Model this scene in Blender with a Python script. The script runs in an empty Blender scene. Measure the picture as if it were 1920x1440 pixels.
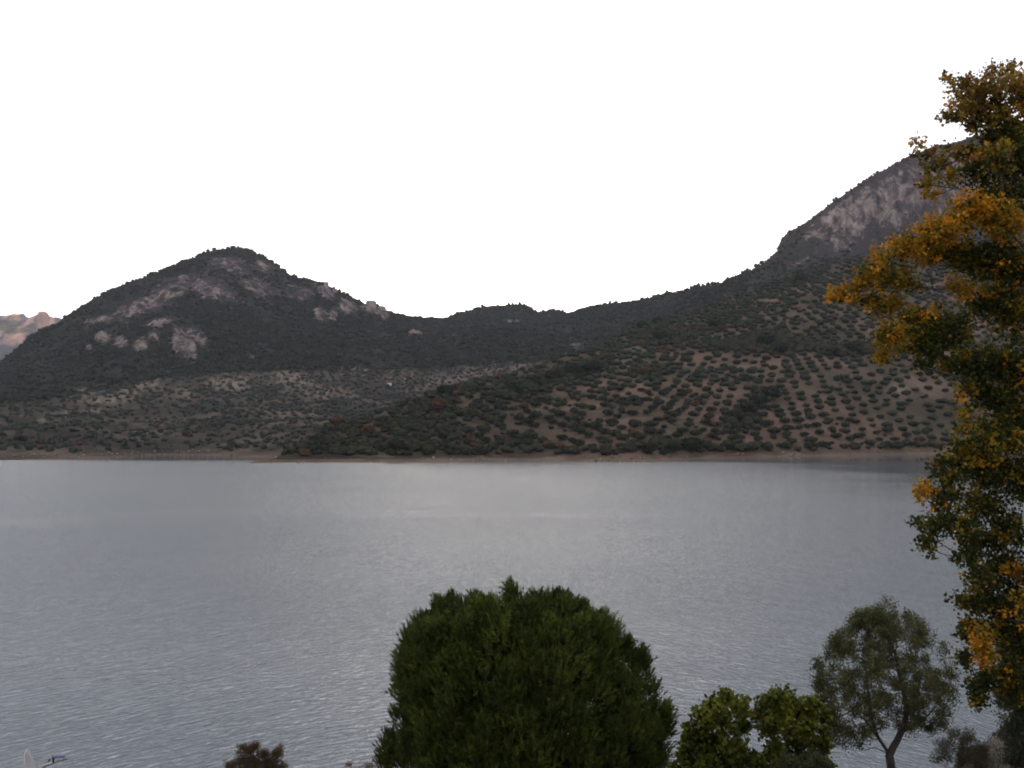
import bpy, math, random
import numpy as np
from mathutils import Vector
from mathutils.bvhtree import BVHTree

random.seed(7)
rng = np.random.default_rng(7)
sc = bpy.context.scene
COL = sc.collection

# ------------------------------------------------------------------ camera, sky, sun, exposure
F = 1884.0            # focal length in photo pixels (1920 wide)
CAM_Z = 15.0
PITCH = math.atan(80.0 / F)
cam_d = bpy.data.cameras.new("camera")
cam_d.sensor_width = 36.0
cam_d.lens = F / 1920.0 * 36.0
cam_d.clip_end = 30000
cam_d.clip_start = 0.1
cam = bpy.data.objects.new("camera", cam_d)
COL.objects.link(cam)
cam.location = (0, 0, CAM_Z)
cam.rotation_euler = (math.radians(90) + PITCH, 0, 0)
sc.camera = cam

SUN_EL = math.radians(5)
SUN_AZ = math.radians(-1)     # clockwise from +Y
world = bpy.data.worlds.new("World")
sc.world = world
world.use_nodes = True
wn = world.node_tree.nodes
wl = world.node_tree.links
wn.clear()
sky = wn.new("ShaderNodeTexSky")
sky.sky_type = 'NISHITA'
sky.sun_disc = False
sky.sun_elevation = SUN_EL
sky.sun_rotation = SUN_AZ
sky.air_density = 1.0
sky.dust_density = 3.0
veil = wn.new("ShaderNodeMixRGB")      # thin white evening veil of high cloud over the blue
veil.inputs[0].default_value = 0.5
veil.inputs[2].default_value = (23.6, 24.0, 25.6, 1)
bg = wn.new("ShaderNodeBackground")
bg.inputs[1].default_value = 0.1
wo = wn.new("ShaderNodeOutputWorld")
pale = wn.new("ShaderNodeHueSaturation")
pale.inputs["Saturation"].default_value = 0.45
wl.new(sky.outputs[0], pale.inputs["Color"])
wl.new(pale.outputs[0], veil.inputs[1])
wl.new(veil.outputs[0], bg.inputs[0])
wl.new(bg.outputs[0], wo.inputs[0])

sun_d = bpy.data.lights.new("sun", 'SUN')
sun_d.energy = 2.0
sun_d.angle = math.radians(0.6)
sun_d.color = (1.0, 0.72, 0.55)
sun = bpy.data.objects.new("sun", sun_d)
COL.objects.link(sun)
sd = Vector((math.sin(SUN_AZ) * math.cos(SUN_EL), math.cos(SUN_AZ) * math.cos(SUN_EL), math.sin(SUN_EL)))
sun.rotation_euler = sd.to_track_quat('Z', 'Y').to_euler()
sun.location = (300, 0, 900)

sc.view_settings.view_transform = 'Standard'
sc.view_settings.look = 'None'
sc.view_settings.exposure = 0.0
sc.view_settings.gamma = 1.0
sc.render.engine = 'CYCLES'
sc.cycles.max_bounces = 5
sc.cycles.diffuse_bounces = 3
sc.cycles.glossy_bounces = 3
sc.cycles.transmission_bounces = 3
sc.cycles.volume_bounces = 0
sc.cycles.sample_clamp_indirect = 4.0
sc.cycles.filter_width = 1.9

# ------------------------------------------------------------------ helpers
CP, SP = math.cos(PITCH), math.sin(PITCH)

def P(px, py, Y):
    """world point seen at photo pixel (px, py) at ground distance Y"""
    x = (px - 960.0) / F
    z = (720.0 - py) / F
    dy = CP - z * SP
    dz = SP + z * CP
    return np.array([x / dy * Y, Y + 0 * x, CAM_Z + dz / dy * Y])

def Pv(px, py, Y):
    x = (px - 960.0) / F
    z = (720.0 - py) / F
    dy = CP - z * SP
    dz = SP + z * CP
    return x / dy * Y, Y, CAM_Z + dz / dy * Y

def proj(X, Y, Z):
    dz = Z - CAM_Z
    f = Y * CP + dz * SP
    u = -Y * SP + dz * CP
    f = np.maximum(f, 1e-3)
    return 960 + F * X / f, 720 - F * u / f

def Yat(py, z=0.0):
    zz = (720.0 - py) / F
    return (z - CAM_Z) / ((SP + zz * CP) / (CP - zz * SP))

def _hash(ix, iy, s):
    h = (ix.astype(np.int64) * 374761393 + iy.astype(np.int64) * 668265263 + s * 982451653) & 0x7fffffff
    h = ((h ^ (h >> 13)) * 1274126177) & 0x7fffffff
    h = h ^ (h >> 16)
    return (h & 0xffffff) / float(0xffffff)

def vnoise(x, y, s=0):
    ix = np.floor(x); iy = np.floor(y)
    fx = x - ix; fy = y - iy
    fx = fx * fx * (3 - 2 * fx); fy = fy * fy * (3 - 2 * fy)
    a = _hash(ix, iy, s); b = _hash(ix + 1, iy, s); c = _hash(ix, iy + 1, s); d = _hash(ix + 1, iy + 1, s)
    return (a * (1 - fx) + b * fx) * (1 - fy) + (c * (1 - fx) + d * fx) * fy

def fbm(x, y, oct=4, s=0):
    v = 0; a = 0.5; t = 0
    for o in range(oct):
        v = v + a * vnoise(x, y, s + o * 17); t += a
        x = x * 2.03 + 11.3; y = y * 2.03 + 5.7; a *= 0.5
    return v / t

def sstep(a, b, x):
    t = np.clip((x - a) / (b - a), 0, 1)
    return t * t * (3 - 2 * t)

def tag(o, label=None, cat=None, group=None, kind=None):
    if label: o["label"] = label
    if cat: o["category"] = cat
    if group: o["group"] = group
    if kind: o["kind"] = kind
    return o

def mesh_np(name, V, faces, k, mat=None, colors=None, smooth=False, attrs=None):
    """V (n,3); faces (m,k)"""
    V = np.asarray(V, dtype=np.float32); faces = np.asarray(faces, dtype=np.int32)
    me = bpy.data.meshes.new(name)
    me.vertices.add(len(V)); me.vertices.foreach_set("co", V.ravel())
    m = len(faces)
    me.loops.add(m * k); me.loops.foreach_set("vertex_index", faces.ravel())
    me.polygons.add(m)
    me.polygons.foreach_set("loop_start", np.arange(m, dtype=np.int32) * k)
    me.polygons.foreach_set("use_smooth", np.full(m, smooth, dtype=bool))
    if colors is not None:
        ca = me.color_attributes.new("tint", 'FLOAT_COLOR', 'POINT')
        c4 = np.ones((len(V), 4), dtype=np.float32); c4[:, :3] = colors
        ca.data.foreach_set("color", c4.ravel())
    if attrs:
        for an, av in attrs.items():
            at = me.attributes.new(an, 'FLOAT', 'POINT')
            at.data.foreach_set("value", np.asarray(av, dtype=np.float32).ravel())
    me.update(calc_edges=True)
    me.validate()
    if mat: me.materials.append(mat)
    return me

def link(name, me, parent=None):
    o = bpy.data.objects.new(name, me)
    COL.objects.link(o)
    if parent: o.parent = parent
    return o

def empty(name, loc=(0, 0, 0)):
    o = bpy.data.objects.new(name, None)
    o.empty_display_size = 0.3
    o.location = loc
    COL.objects.link(o)
    return o

class Wood:
    """collects tapered tubes as one mesh"""
    def __init__(s): s.V = []; s.Fq = []; s.n = 0
    def tube(s, pts, r0, r1, sides=6, wob=0.0):
        pts = np.array(pts, dtype=float)
        # smooth resample
        if len(pts) > 2:
            t = np.linspace(0, len(pts) - 1, (len(pts) - 1) * 3 + 1)
            q = []
            for u in t:
                i = min(int(u), len(pts) - 2); f = u - i
                p0 = pts[max(i - 1, 0)]; p1 = pts[i]; p2 = pts[i + 1]; p3 = pts[min(i + 2, len(pts) - 1)]
                q.append(0.5 * ((2 * p1) + (p2 - p0) * f + (2 * p0 - 5 * p1 + 4 * p2 - p3) * f * f + (3 * p1 - p0 - 3 * p2 + p3) * f ** 3))
            pts = np.array(q)
        n = len(pts)
        if wob: pts[1:-1] += rng.normal(0, wob, (n - 2, 3))
        base = s.n
        prev = None
        for i in range(n):
            d = pts[min(i + 1, n - 1)] - pts[max(i - 1, 0)]
            d = d / (np.linalg.norm(d) + 1e-9)
            up = np.array([0, 0, 1.0]) if abs(d[2]) < 0.9 else np.array([1.0, 0, 0])
            if prev is not None: up = prev
            a = np.cross(d, up); a /= np.linalg.norm(a) + 1e-9
            b = np.cross(a, d); prev = b
            r = r0 + (r1 - r0) * i / (n - 1)
            for k in range(sides):
                an = 2 * math.pi * k / sides
                s.V.append(pts[i] + (a * math.cos(an) + b * math.sin(an)) * r * (1 + 0.12 * math.sin(k * 2.4 + i)))
            s.n += sides
        for i in range(n - 1):
            for k in range(sides):
                k2 = (k + 1) % sides
                s.Fq.append((base + i * sides + k, base + i * sides + k2, base + (i + 1) * sides + k2, base + (i + 1) * sides + k))
        return pts
    def build(s, name, mat, parent):
        me = mesh_np(name, s.V, s.Fq, 4, mat, smooth=True)
        return link(name, me, parent)

def grow(trunk_pts, nodes, r0, sides, wood, wobble=0.03, sag=0.04):
    """branching skeleton: each leaf cluster hangs on the nearest point of trunk or limb already grown"""
    T = [np.array(p) for p in trunk_pts]; path = [0.0] * len(T); par = [-1] * len(T); rad_n = [0] * len(T)
    nodes = sorted(nodes, key=lambda q: min(np.linalg.norm(q - t) for t in trunk_pts))
    for q in nodes:
        A_ = np.array(T)
        dist = np.linalg.norm(A_ - q, axis=1)
        cost = dist + 0.45 * np.array(path) + np.where(A_[:, 2] > q[2] - 0.15 * dist, 0.6 * dist, 0)
        k = int(np.argmin(cost))
        m = (T[k] + q) / 2 + np.array([rng.normal(0, wobble), rng.normal(0, wobble), -sag]) * (1 + dist[k])
        T.append(m); path.append(path[k] + dist[k] / 2); par.append(k)
        T.append(q); path.append(path[k] + dist[k]); par.append(len(T) - 2)
        rad_n += [0, 0]
    n = len(T); cnt = [0] * n
    for i in range(n - 1, len(trunk_pts) - 1, -1):
        cnt[i] += 1 if (i - len(trunk_pts)) % 2 else 0
        if par[i] >= 0: cnt[par[i]] += cnt[i]
    for i in range(len(trunk_pts) + 1, n, 2):
        m, k = par[i], par[par[i]]
        ra = r0 * max(1, cnt[m]) ** 0.5; rb = r0 * max(.5, cnt[i] - .5) ** 0.5
        wood.tube([T[k], T[m], T[i]], ra, min(ra, rb), sides=sides)

def unit(v):
    return v / (np.linalg.norm(v, axis=-1, keepdims=True) + 1e-9)

def leaves_mesh(name, C, D, L, W, col, mat, flat=0.5):
    """kite leaves. C centres, D directions, L,W arrays, col (n,3)"""
    n = len(C)
    D = unit(D)
    R = unit(rng.normal(size=(n, 3)) + np.array([0, 0, flat]))
    S = unit(np.cross(D, R))
    N = np.cross(S, D)
    L = L[:, None]; W = W[:, None]
    b = C - D * L * 0.5
    t = C + D * L * 0.5 - N * L * 0.12
    s1 = C - D * L * 0.08 + S * W * 0.5 + N * W * 0.18
    s2 = C - D * L * 0.08 - S * W * 0.5 + N * W * 0.18
    V = np.stack([b, s1, t, s2], axis=1).reshape(-1, 3)
    f = np.arange(n * 4).reshape(n, 4)
    f3 = np.concatenate([f[:, [0, 1, 2]], f[:, [0, 2, 3]]])
    return mesh_np(name, V, f3, 3, mat, colors=np.repeat(col, 4, axis=0))

# ------------------------------------------------------------------ materials
def new_mat(name):
    m = bpy.data.materials.new(name); m.use_nodes = True
    nt = m.node_tree; nt.nodes.clear()
    out = nt.nodes.new("ShaderNodeOutputMaterial")
    return m, nt, out

def N(nt, t, **kw):
    n = nt.nodes.new(t)
    for k, v in kw.items():
        if k.startswith("i_"):
            n.inputs[k[2:].replace("_", " ")].default_value = v
        else: setattr(n, k, v)
    return n

def mat_leaf(name, transl=0.35, rough=0.55, nscale=3.0, spec=0.18):
    m, nt, out = new_mat(name)
    at = N(nt, "ShaderNodeAttribute", attribute_name="tint")
    tc = N(nt, "ShaderNodeTexCoord")
    no = N(nt, "ShaderNodeTexNoise"); no.inputs["Scale"].default_value = nscale; no.inputs["Detail"].default_value = 3
    nt.links.new(tc.outputs["Object"], no.inputs["Vector"])
    hs = N(nt, "ShaderNodeHueSaturation")
    mr = N(nt, "ShaderNodeMapRange"); mr.inputs[1].default_value = 0.3; mr.inputs[2].default_value = 0.7
    mr.inputs[3].default_value = 0.75; mr.inputs[4].default_value = 1.25
    nt.links.new(no.outputs[0], mr.inputs[0]); nt.links.new(mr.outputs[0], hs.inputs["Value"])
    nt.links.new(at.outputs["Color"], hs.inputs["Color"])
    pr = N(nt, "ShaderNodeBsdfPrincipled"); pr.inputs["Roughness"].default_value = rough
    pr.inputs["Specular IOR Level"].default_value = spec
    tr = N(nt, "ShaderNodeBsdfTranslucent")
    mx = N(nt, "ShaderNodeMixShader"); mx.inputs[0].default_value = transl
    nt.links.new(hs.outputs[0], pr.inputs["Base Color"]); nt.links.new(hs.outputs[0], tr.inputs["Color"])
    nt.links.new(pr.outputs[0], mx.inputs[1]); nt.links.new(tr.outputs[0], mx.inputs[2])
    nt.links.new(mx.outputs[0], out.inputs[0])
    return m

def mat_bark(name, c1, c2, scale=8):
    m, nt, out = new_mat(name)
    tc = N(nt, "ShaderNodeTexCoord"); mp = N(nt, "ShaderNodeMapping"); mp.inputs["Scale"].default_value = (1, 1, 0.25)
    no = N(nt, "ShaderNodeTexNoise"); no.inputs["Scale"].default_value = scale; no.inputs["Detail"].default_value = 6
    cr = N(nt, "ShaderNodeValToRGB")
    cr.color_ramp.elements[0].position = 0.35; cr.color_ramp.elements[0].color = (*c1, 1)
    cr.color_ramp.elements[1].position = 0.65; cr.color_ramp.elements[1].color = (*c2, 1)
    bp = N(nt, "ShaderNodeBump"); bp.inputs["Strength"].default_value = 0.6; bp.inputs["Distance"].default_value = 0.02
    pr = N(nt, "ShaderNodeBsdfPrincipled"); pr.inputs["Roughness"].default_value = 0.9
    nt.links.new(tc.outputs["Object"], mp.inputs[0]); nt.links.new(mp.outputs[0], no.inputs["Vector"])
    nt.links.new(no.outputs[0], cr.inputs[0]); nt.links.new(cr.outputs[0], pr.inputs["Base Color"])
    nt.links.new(no.outputs[0], bp.inputs["Height"]); nt.links.new(bp.outputs[0], pr.inputs["Normal"])
    nt.links.new(pr.outputs[0], out.inputs[0])
    return m

def mat_terrain(name, bump=1.0, cell=0.12, rock_stretch=0.22):
    """tint = painted ground cover; rock attribute adds streaked grey cliff texture"""
    m, nt, out = new_mat(name)
    L = nt.links.new
    at = N(nt, "ShaderNodeAttribute", attribute_name="tint")
    rk = N(nt, "ShaderNodeAttribute", attribute_name="rock")
    tc = N(nt, "ShaderNodeTexCoord")
    # tussock / crown mottling
    vo = N(nt, "ShaderNodeTexVoronoi"); vo.inputs["Scale"].default_value = cell
    L(tc.outputs["Object"], vo.inputs["Vector"])
    no = N(nt, "ShaderNodeTexNoise"); no.inputs["Scale"].default_value = 0.03; no.inputs["Detail"].default_value = 9; no.inputs["Roughness"].default_value = 0.68
    L(tc.outputs["Object"], no.inputs["Vector"])
    mr = N(nt, "ShaderNodeMapRange"); mr.inputs[1].default_value = 0.3; mr.inputs[2].default_value = 0.7; mr.inputs[3].default_value = 0.6; mr.inputs[4].default_value = 1.4
    L(no.outputs[0], mr.inputs[0])
    hs = N(nt, "ShaderNodeHueSaturation"); L(at.outputs["Color"], hs.inputs["Color"]); L(mr.outputs[0], hs.inputs["Value"])
    # rock
    mp = N(nt, "ShaderNodeMapping"); mp.inputs["Scale"].default_value = (1, 1, rock_stretch)
    L(tc.outputs["Object"], mp.inputs[0])
    rn = N(nt, "ShaderNodeTexNoise"); rn.inputs["Scale"].default_value = 0.075; rn.inputs["Detail"].default_value = 10; rn.inputs["Roughness"].default_value = 0.66; rn.inputs["Distortion"].default_value = 0.15
    L(mp.outputs[0], rn.inputs["Vector"])
    cr = N(nt, "ShaderNodeValToRGB"); e = cr.color_ramp.elements
    e[0].position = 0.38; e[0].color = (0.022, 0.02, 0.023, 1)
    e[1].position = 0.66; e[1].color = (0.27, 0.228, 0.205, 1)
    x = e.new(0.47); x.color = (0.095, 0.072, 0.068, 1)
    x = e.new(0.55); x.color = (0.18, 0.14, 0.125, 1)
    L(rn.outputs[0], cr.inputs[0])
    # rock mask broken up by patches and by vertical cracks
    rn2 = N(nt, "ShaderNodeTexNoise"); rn2.inputs["Scale"].default_value = 0.11; rn2.inputs["Detail"].default_value = 8; rn2.inputs["Roughness"].default_value = 0.65
    L(mp.outputs[0], rn2.inputs["Vector"])
    ma = N(nt, "ShaderNodeMath", operation='MULTIPLY_ADD'); L(rn2.outputs[0], ma.inputs[0]); ma.inputs[1].default_value = 2.6; L(rk.outputs["Fac"], ma.inputs[2])
    ad = N(nt, "ShaderNodeMath", operation='MULTIPLY_ADD'); L(no.outputs[0], ad.inputs[0]); ad.inputs[1].default_value = 1.2; L(ma.outputs[0], ad.inputs[2])
    gt = N(nt, "ShaderNodeMath", operation='GREATER_THAN'); L(rk.outputs["Fac"], gt.inputs[0]); gt.inputs[1].default_value = 0.04
    mk0 = N(nt, "ShaderNodeMapRange"); mk0.inputs[1].default_value = 2.28; mk0.inputs[2].default_value = 2.5
    L(ad.outputs[0], mk0.inputs[0])
    mk = N(nt, "ShaderNodeMath", operation='MULTIPLY'); L(mk0.outputs[0], mk.inputs[0]); L(gt.outputs[0], mk.inputs[1])
    mx = N(nt, "ShaderNodeMixRGB"); L(mk.outputs[0], mx.inputs[0]); L(hs.outputs[0], mx.inputs[1]); L(cr.outputs[0], mx.inputs[2])
    pr = N(nt, "ShaderNodeBsdfPrincipled"); pr.inputs["Roughness"].default_value = 0.95; pr.inputs["Specular IOR Level"].default_value = 0.0
    L(mx.outputs[0], pr.inputs["Base Color"])
    b1 = N(nt, "ShaderNodeBump"); b1.inputs["Strength"].default_value = 0.8; b1.inputs["Distance"].default_value = 6.0 * bump
    L(rn.outputs[0], b1.inputs["Height"])
    b2 = N(nt, "ShaderNodeBump"); b2.inputs["Strength"].default_value = 0.5; b2.inputs["Distance"].default_value = 1.5 * bump; b2.invert = True
    L(vo.outputs["Distance"], b2.inputs["Height"]); L(b1.outputs[0], b2.inputs["Normal"])
    L(b2.outputs[0], pr.inputs["Normal"])
    L(pr.outputs[0], out.inputs[0])
    return m

def mat_simple(name, col, rough=0.6, var=0.15, scale=5.0, metal=0.0):
    m, nt, out = new_mat(name)
    tc = N(nt, "ShaderNodeTexCoord")
    no = N(nt, "ShaderNodeTexNoise"); no.inputs["Scale"].default_value = scale; no.inputs["Detail"].default_value = 6
    cr = N(nt, "ShaderNodeValToRGB")
    cr.color_ramp.elements[0].position = 0.3; cr.color_ramp.elements[0].color = (*[c * (1 - var) for c in col], 1)
    cr.color_ramp.elements[1].position = 0.7; cr.color_ramp.elements[1].color = (*[min(1, c * (1 + var)) for c in col], 1)
    pr = N(nt, "ShaderNodeBsdfPrincipled"); pr.inputs["Roughness"].default_value = rough; pr.inputs["Metallic"].default_value = metal
    nt.links.new(tc.outputs["Object"], no.inputs["Vector"]); nt.links.new(no.outputs[0], cr.inputs[0])
    nt.links.new(cr.outputs[0], pr.inputs["Base Color"]); nt.links.new(pr.outputs[0], out.inputs[0])
    return m

def mat_water():
    m, nt, out = new_mat("lake_water")
    L = nt.links.new
    geo = N(nt, "ShaderNodeNewGeometry")
    sp = N(nt, "ShaderNodeSeparateXYZ"); L(geo.outputs["Position"], sp.inputs[0])
    def M(op, a, b=None, c=None):
        n = N(nt, "ShaderNodeMath", operation=op)
        for i, v in enumerate((a, b, c)):
            if v is None: continue
            if isinstance(v, (int, float)): n.inputs[i].default_value = v
            else: L(v, n.inputs[i])
        return n.outputs[0]
    x, y = sp.outputs[0], sp.outputs[1]
    # ripple crests bend round the near bank
    root = M('SQRT', M('ADD', M('MULTIPLY', x, x), 700.0))
    v = M('ADD', y, M('MULTIPLY', root, 1.6))
    cb = N(nt, "ShaderNodeCombineXYZ"); L(M('MULTIPLY', x, 0.62), cb.inputs[0]); L(v, cb.inputs[1])
    n1 = N(nt, "ShaderNodeTexNoise"); n1.inputs["Scale"].default_value = 2.3; n1.inputs["Detail"].default_value = 4; n1.inputs["Roughness"].default_value = 0.55; n1.inputs["Distortion"].default_value = 0.9
    L(cb.outputs[0], n1.inputs["Vector"])
    n2 = N(nt, "ShaderNodeTexNoise"); n2.inputs["Scale"].default_value = 0.22; n2.inputs["Detail"].default_value = 3
    L(cb.outputs[0], n2.inputs["Vector"])
    # gust patches
    cg = N(nt, "ShaderNodeCombineXYZ"); L(M('MULTIPLY', x, 0.6), cg.inputs[0]); L(y, cg.inputs[1])
    ng = N(nt, "ShaderNodeTexNoise"); ng.inputs["Scale"].default_value = 0.014; ng.inputs["Detail"].default_value = 4; ng.inputs["Distortion"].default_value = 0.8
    L(cg.outputs[0], ng.inputs["Vector"])
    gust = N(nt, "ShaderNodeMapRange"); gust.inputs[1].default_value = 0.35; gust.inputs[2].default_value = 0.65; gust.inputs[3].default_value = 0.6; gust.inputs[4].default_value = 1.2
    L(ng.outputs[0], gust.inputs[0])
    # sheltered water under the far bank is calmer
    calm = N(nt, "ShaderNodeMapRange"); calm.inputs[1].default_value = 395.0; calm.inputs[2].default_value = 470.0; calm.inputs[3].default_value = 1.0; calm.inputs[4].default_value = 0.06
    L(y, calm.inputs[0])
    lee = N(nt, "ShaderNodeMapRange"); lee.interpolation_type = 'SMOOTHSTEP'; lee.inputs[1].default_value = 10.0; lee.inputs[2].default_value = 170.0; lee.inputs[3].default_value = 1.0; lee.inputs[4].default_value = 0.25
    L(x, lee.inputs[0])
    amp = M('MULTIPLY', M('MULTIPLY', gust.outputs[0], calm.outputs[0]), lee.outputs[0])
    b1 = N(nt, "ShaderNodeBump"); b1.inputs["Distance"].default_value = 0.36
    L(M('MULTIPLY', amp, 0.56), b1.inputs["Strength"]); L(n1.outputs[0], b1.inputs["Height"])
    b2 = N(nt, "ShaderNodeBump"); b2.inputs["Distance"].default_value = 0.7
    L(M('MULTIPLY', amp, 0.22), b2.inputs["Strength"]); L(n2.outputs[0], b2.inputs["Height"]); L(b1.outputs[0], b2.inputs["Normal"])
    pr = N(nt, "ShaderNodeBsdfPrincipled")
    pr.inputs["Base Color"].default_value = (0.090, 0.108, 0.124, 1)
    pr.inputs["IOR"].default_value = 1.47
    L(M('MULTIPLY_ADD', amp, 0.10, 0.035), pr.inputs["Roughness"])
    L(b2.outputs[0], pr.inputs["Normal"])
    L(pr.outputs[0], out.inputs[0])
    return m

M_terr = mat_terrain("hill_ground")
M_mount = mat_terrain("mountain_ground", bump=1.6)
M_cliff = mat_terrain("distant_cliff_rock", bump=3.0, cell=0.05)
M_far = mat_leaf("far_foliage", transl=0.1, rough=0.95, nscale=0.4, spec=0.0)
M_leaf = mat_leaf("leaf", transl=0.4, nscale=2.0)
M_needle = mat_leaf("needle", transl=0.25, nscale=1.5)
M_bark = mat_bark("grey_bark", (0.035, 0.03, 0.026), (0.10, 0.085, 0.075))
M_bark_pale = mat_bark("pale_bark", (0.10, 0.085, 0.07), (0.25, 0.22, 0.19))
M_bark_dark = mat_bark("dark_bark", (0.018, 0.015, 0.012), (0.05, 0.042, 0.035))
M_water = mat_water()

# ------------------------------------------------------------------ terrain
def loft(name, curves, pxs, rows, mat, amps, paint, seed=0, jag=0.0):
    """curves: list of lists (px, py, Y) or (px, None, Y, z); rows: rows per gap; amps: noise height at each curve"""
    pxs = np.asarray(pxs, float)
    XS, YS, ZS = [], [], []
    for ci, c in enumerate(curves):
        c = np.array([[a[0], (a[1] if a[1] is not None else np.nan), a[2], (a[3] if len(a) > 3 else np.nan)] for a in c], float)
        Yc = np.interp(pxs, c[:, 0], c[:, 2])
        if not np.isnan(c[0, 3]):
            zc = np.interp(pxs, c[:, 0], c[:, 3])
            X = (pxs - 960) / F * Yc
            XS.append(X); YS.append(Yc); ZS.append(zc)
        else:
            pyc = np.interp(pxs, c[:, 0], c[:, 1])
            if jag and ci == jag[0]:
                pyc = pyc + (fbm(pxs * 0.09, pxs * 0 + 3.3, 4, seed + 90) - 0.5) * jag[1]
            X, Y, Z = Pv(pxs, pyc, Yc)
            XS.append(X); YS.append(Yc); ZS.append(Z)
    GX, GY, GZ, GA = [], [], [], []
    for g in range(len(curves) - 1):
        n = rows[g]
        last = g == len(curves) - 2
        for i in range(n + (1 if last else 0)):
            t = i / n
            GX.append(XS[g] * (1 - t) + XS[g + 1] * t); GY.append(YS[g] * (1 - t) + YS[g + 1] * t)
            GZ.append(ZS[g] * (1 - t) + ZS[g + 1] * t)
            GA.append(np.full(len(pxs), amps[g] * (1 - t) + amps[g + 1] * t) + (4 * t * (1 - t)) * 0.5 * (amps[g] + amps[g + 1]))
    X = np.array(GX); Y = np.array(GY); Z = np.array(GZ); A = np.array(GA)
    n1 = fbm(X / 160, Y / 160, 5, seed) - 0.5
    rid = np.abs(fbm(X / 60 + 9, Y / 110, 4, seed + 5) - 0.5) * -2 + 0.35
    Z = Z + A * (n1 * 1.6 + rid * 0.7)
    px, py = proj(X, Y, Z)
    col, rock = paint(X, Y, Z, px, py)
    # crags stand proud of the slope
    cr = rock * (fbm(X / 14, (Y + Z) / 30, 4, seed + 40) - 0.35)
    Z = Z + np.clip(cr, -0.3, 1) * 14 * np.clip(A, 0, 1)
    Y = Y - np.clip(cr, -0.3, 1) * 16 * np.clip(A, 0, 1)
    R, Cn = X.shape
    V = np.stack([X, Y, Z], -1).reshape(-1, 3)
    idx = np.arange(R * Cn).reshape(R, Cn)
    f = np.stack([idx[:-1, :-1], idx[:-1, 1:], idx[1:, 1:], idx[1:, :-1]], -1).reshape(-1, 4)
    me = mesh_np(name, V, f, 4, mat, colors=col.reshape(-1, 3), smooth=True, attrs={"rock": rock})
    o = link(name, me); tag(o, kind="structure")
    return dict(X=X, Y=Y, Z=Z, px=px, py=py, col=col, rock=rock, V=V, f=f, obj=o)

def mixc(a, b, t):
    return a * (1 - t[..., None]) + b * t[..., None]

FOREST = np.array([0.019, 0.023, 0.015]); SCRUB = np.array([0.036, 0.036, 0.024]); SOIL = np.array([0.112, 0.075, 0.057])
PALE = np.array([0.20, 0.160, 0.122]); BEACH = np.array([0.13, 0.093, 0.068]); ROCKC = np.array([0.19, 0.165, 0.16]); PINK = np.array([0.34, 0.20, 0.155])

def blob(px, py, cx, cy, rx, ry, rot=0.0):
    dx = px - cx; dy = py - cy
    c, s = math.cos(rot), math.sin(rot)
    u = (dx * c + dy * s) / rx; v = (-dx * s + dy * c) / ry
    return np.exp(-(u * u + v * v) * 1.3)

# --- the mountain across the lake, from the left peak over the saddle to the cliffs on the right
ridge = [(-900, 800, 1300), (-500, 800, 1350), (-200, 770, 1400), (-60, 720, 1400), (0, 684, 1420), (22, 664, 1430), (60, 630, 1450), (110, 603, 1480), (125, 592, 1490),
         (160, 569, 1510), (200, 547, 1530), (250, 527, 1560), (300, 509, 1600), (350, 487, 1650), (385, 472, 1680), (410, 467, 1700), (440, 465, 1700), (470, 471, 1690),
         (500, 486, 1680), (525, 503, 1670), (545, 518, 1670), (570, 526, 1680), (600, 531, 1690), (650, 556, 1720), (700, 575, 1780), (740, 585, 1850),
         (780, 594, 1950), (810, 598, 2050), (835, 597, 2100), (860, 588, 2100), (890, 579, 2100), (930, 575, 2100), (965, 573, 2080), (990, 577, 2060),
         (1010, 586, 2050), (1040, 583, 2000), (1068, 588, 1980), (1090, 578, 1900), (1140, 571, 1850), (1200, 564, 1800), (1240, 554, 1760), (1300, 541, 1700), (1350, 530, 1660),
         (1385, 515, 1620), (1420, 500, 1580), (1440, 488, 1560), (1457, 473, 1540), (1460, 458, 1540), (1472, 440, 1540), (1500, 424, 1540), (1540, 395, 1540), (1600, 353, 1550), (1650, 323, 1560),
         (1700, 296, 1570), (1750, 276, 1590), (1800, 263, 1610), (1840, 253, 1630), (1920, 225, 1660), (2050, 180, 1650), (2250, 110, 1550), (2600, 20, 1400), (3200, -150, 1150), (4200, -500, 900)]
midc = [(-900, 815, 1150), (0, 725, 1250), (150, 660, 1330), (300, 590, 1400), (440, 570, 1450), (600, 610, 1480), (800, 635, 1650), (1000, 625, 1700), (1200, 600, 1500), (1400, 545, 1400),
        (1460, 500, 1450), (1520, 490, 1460), (1600, 475, 1470), (1700, 440, 1480), (1800, 400, 1500), (1920, 370, 1520), (2250, 300, 1350), (3200, 200, 950), (4200, 0, 700)]
foot = [(-900, 840, 850), (0, 752, 980), (100, 742, 1020), (200, 725, 1060), (300, 705, 1110), (430, 694, 1150), (600, 688, 1200), (750, 690, 1250), (900, 680, 1250), (1050, 670, 1200),
        (1200, 640, 1150), (1400, 590, 1150), (1600, 540, 1150), (1920, 500, 1150), (2250, 520, 1000), (3200, 560, 700), (4200, 500, 500)]
shore_py = [(-900, 862), (-100, 864), (100, 862), (200, 858), (300, 853), (400, 854), (480, 857), (560, 861), (700, 856), (1000, 850), (1300, 842), (2000, 835), (4200, 835)]
shore1 = [(a, None, Yat(b), -0.05) for a, b in shore_py]
under1 = [(a, None, Yat(b) - 30, -6.0) for a, b in shore_py]
hills = [(-900, 850, 620), (0, 800, 720), (200, 790, 760), (400, 785, 780), (600, 780, 820), (800, 780, 900), (1200, 770, 900), (1500, 775, 950), (2000, 775, 950), (4200, 740, 600)]
back1 = [(a[0], None, a[2] + 700, max(30.0, float(P(*a)[2]) - 160)) for a in ridge]

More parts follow.
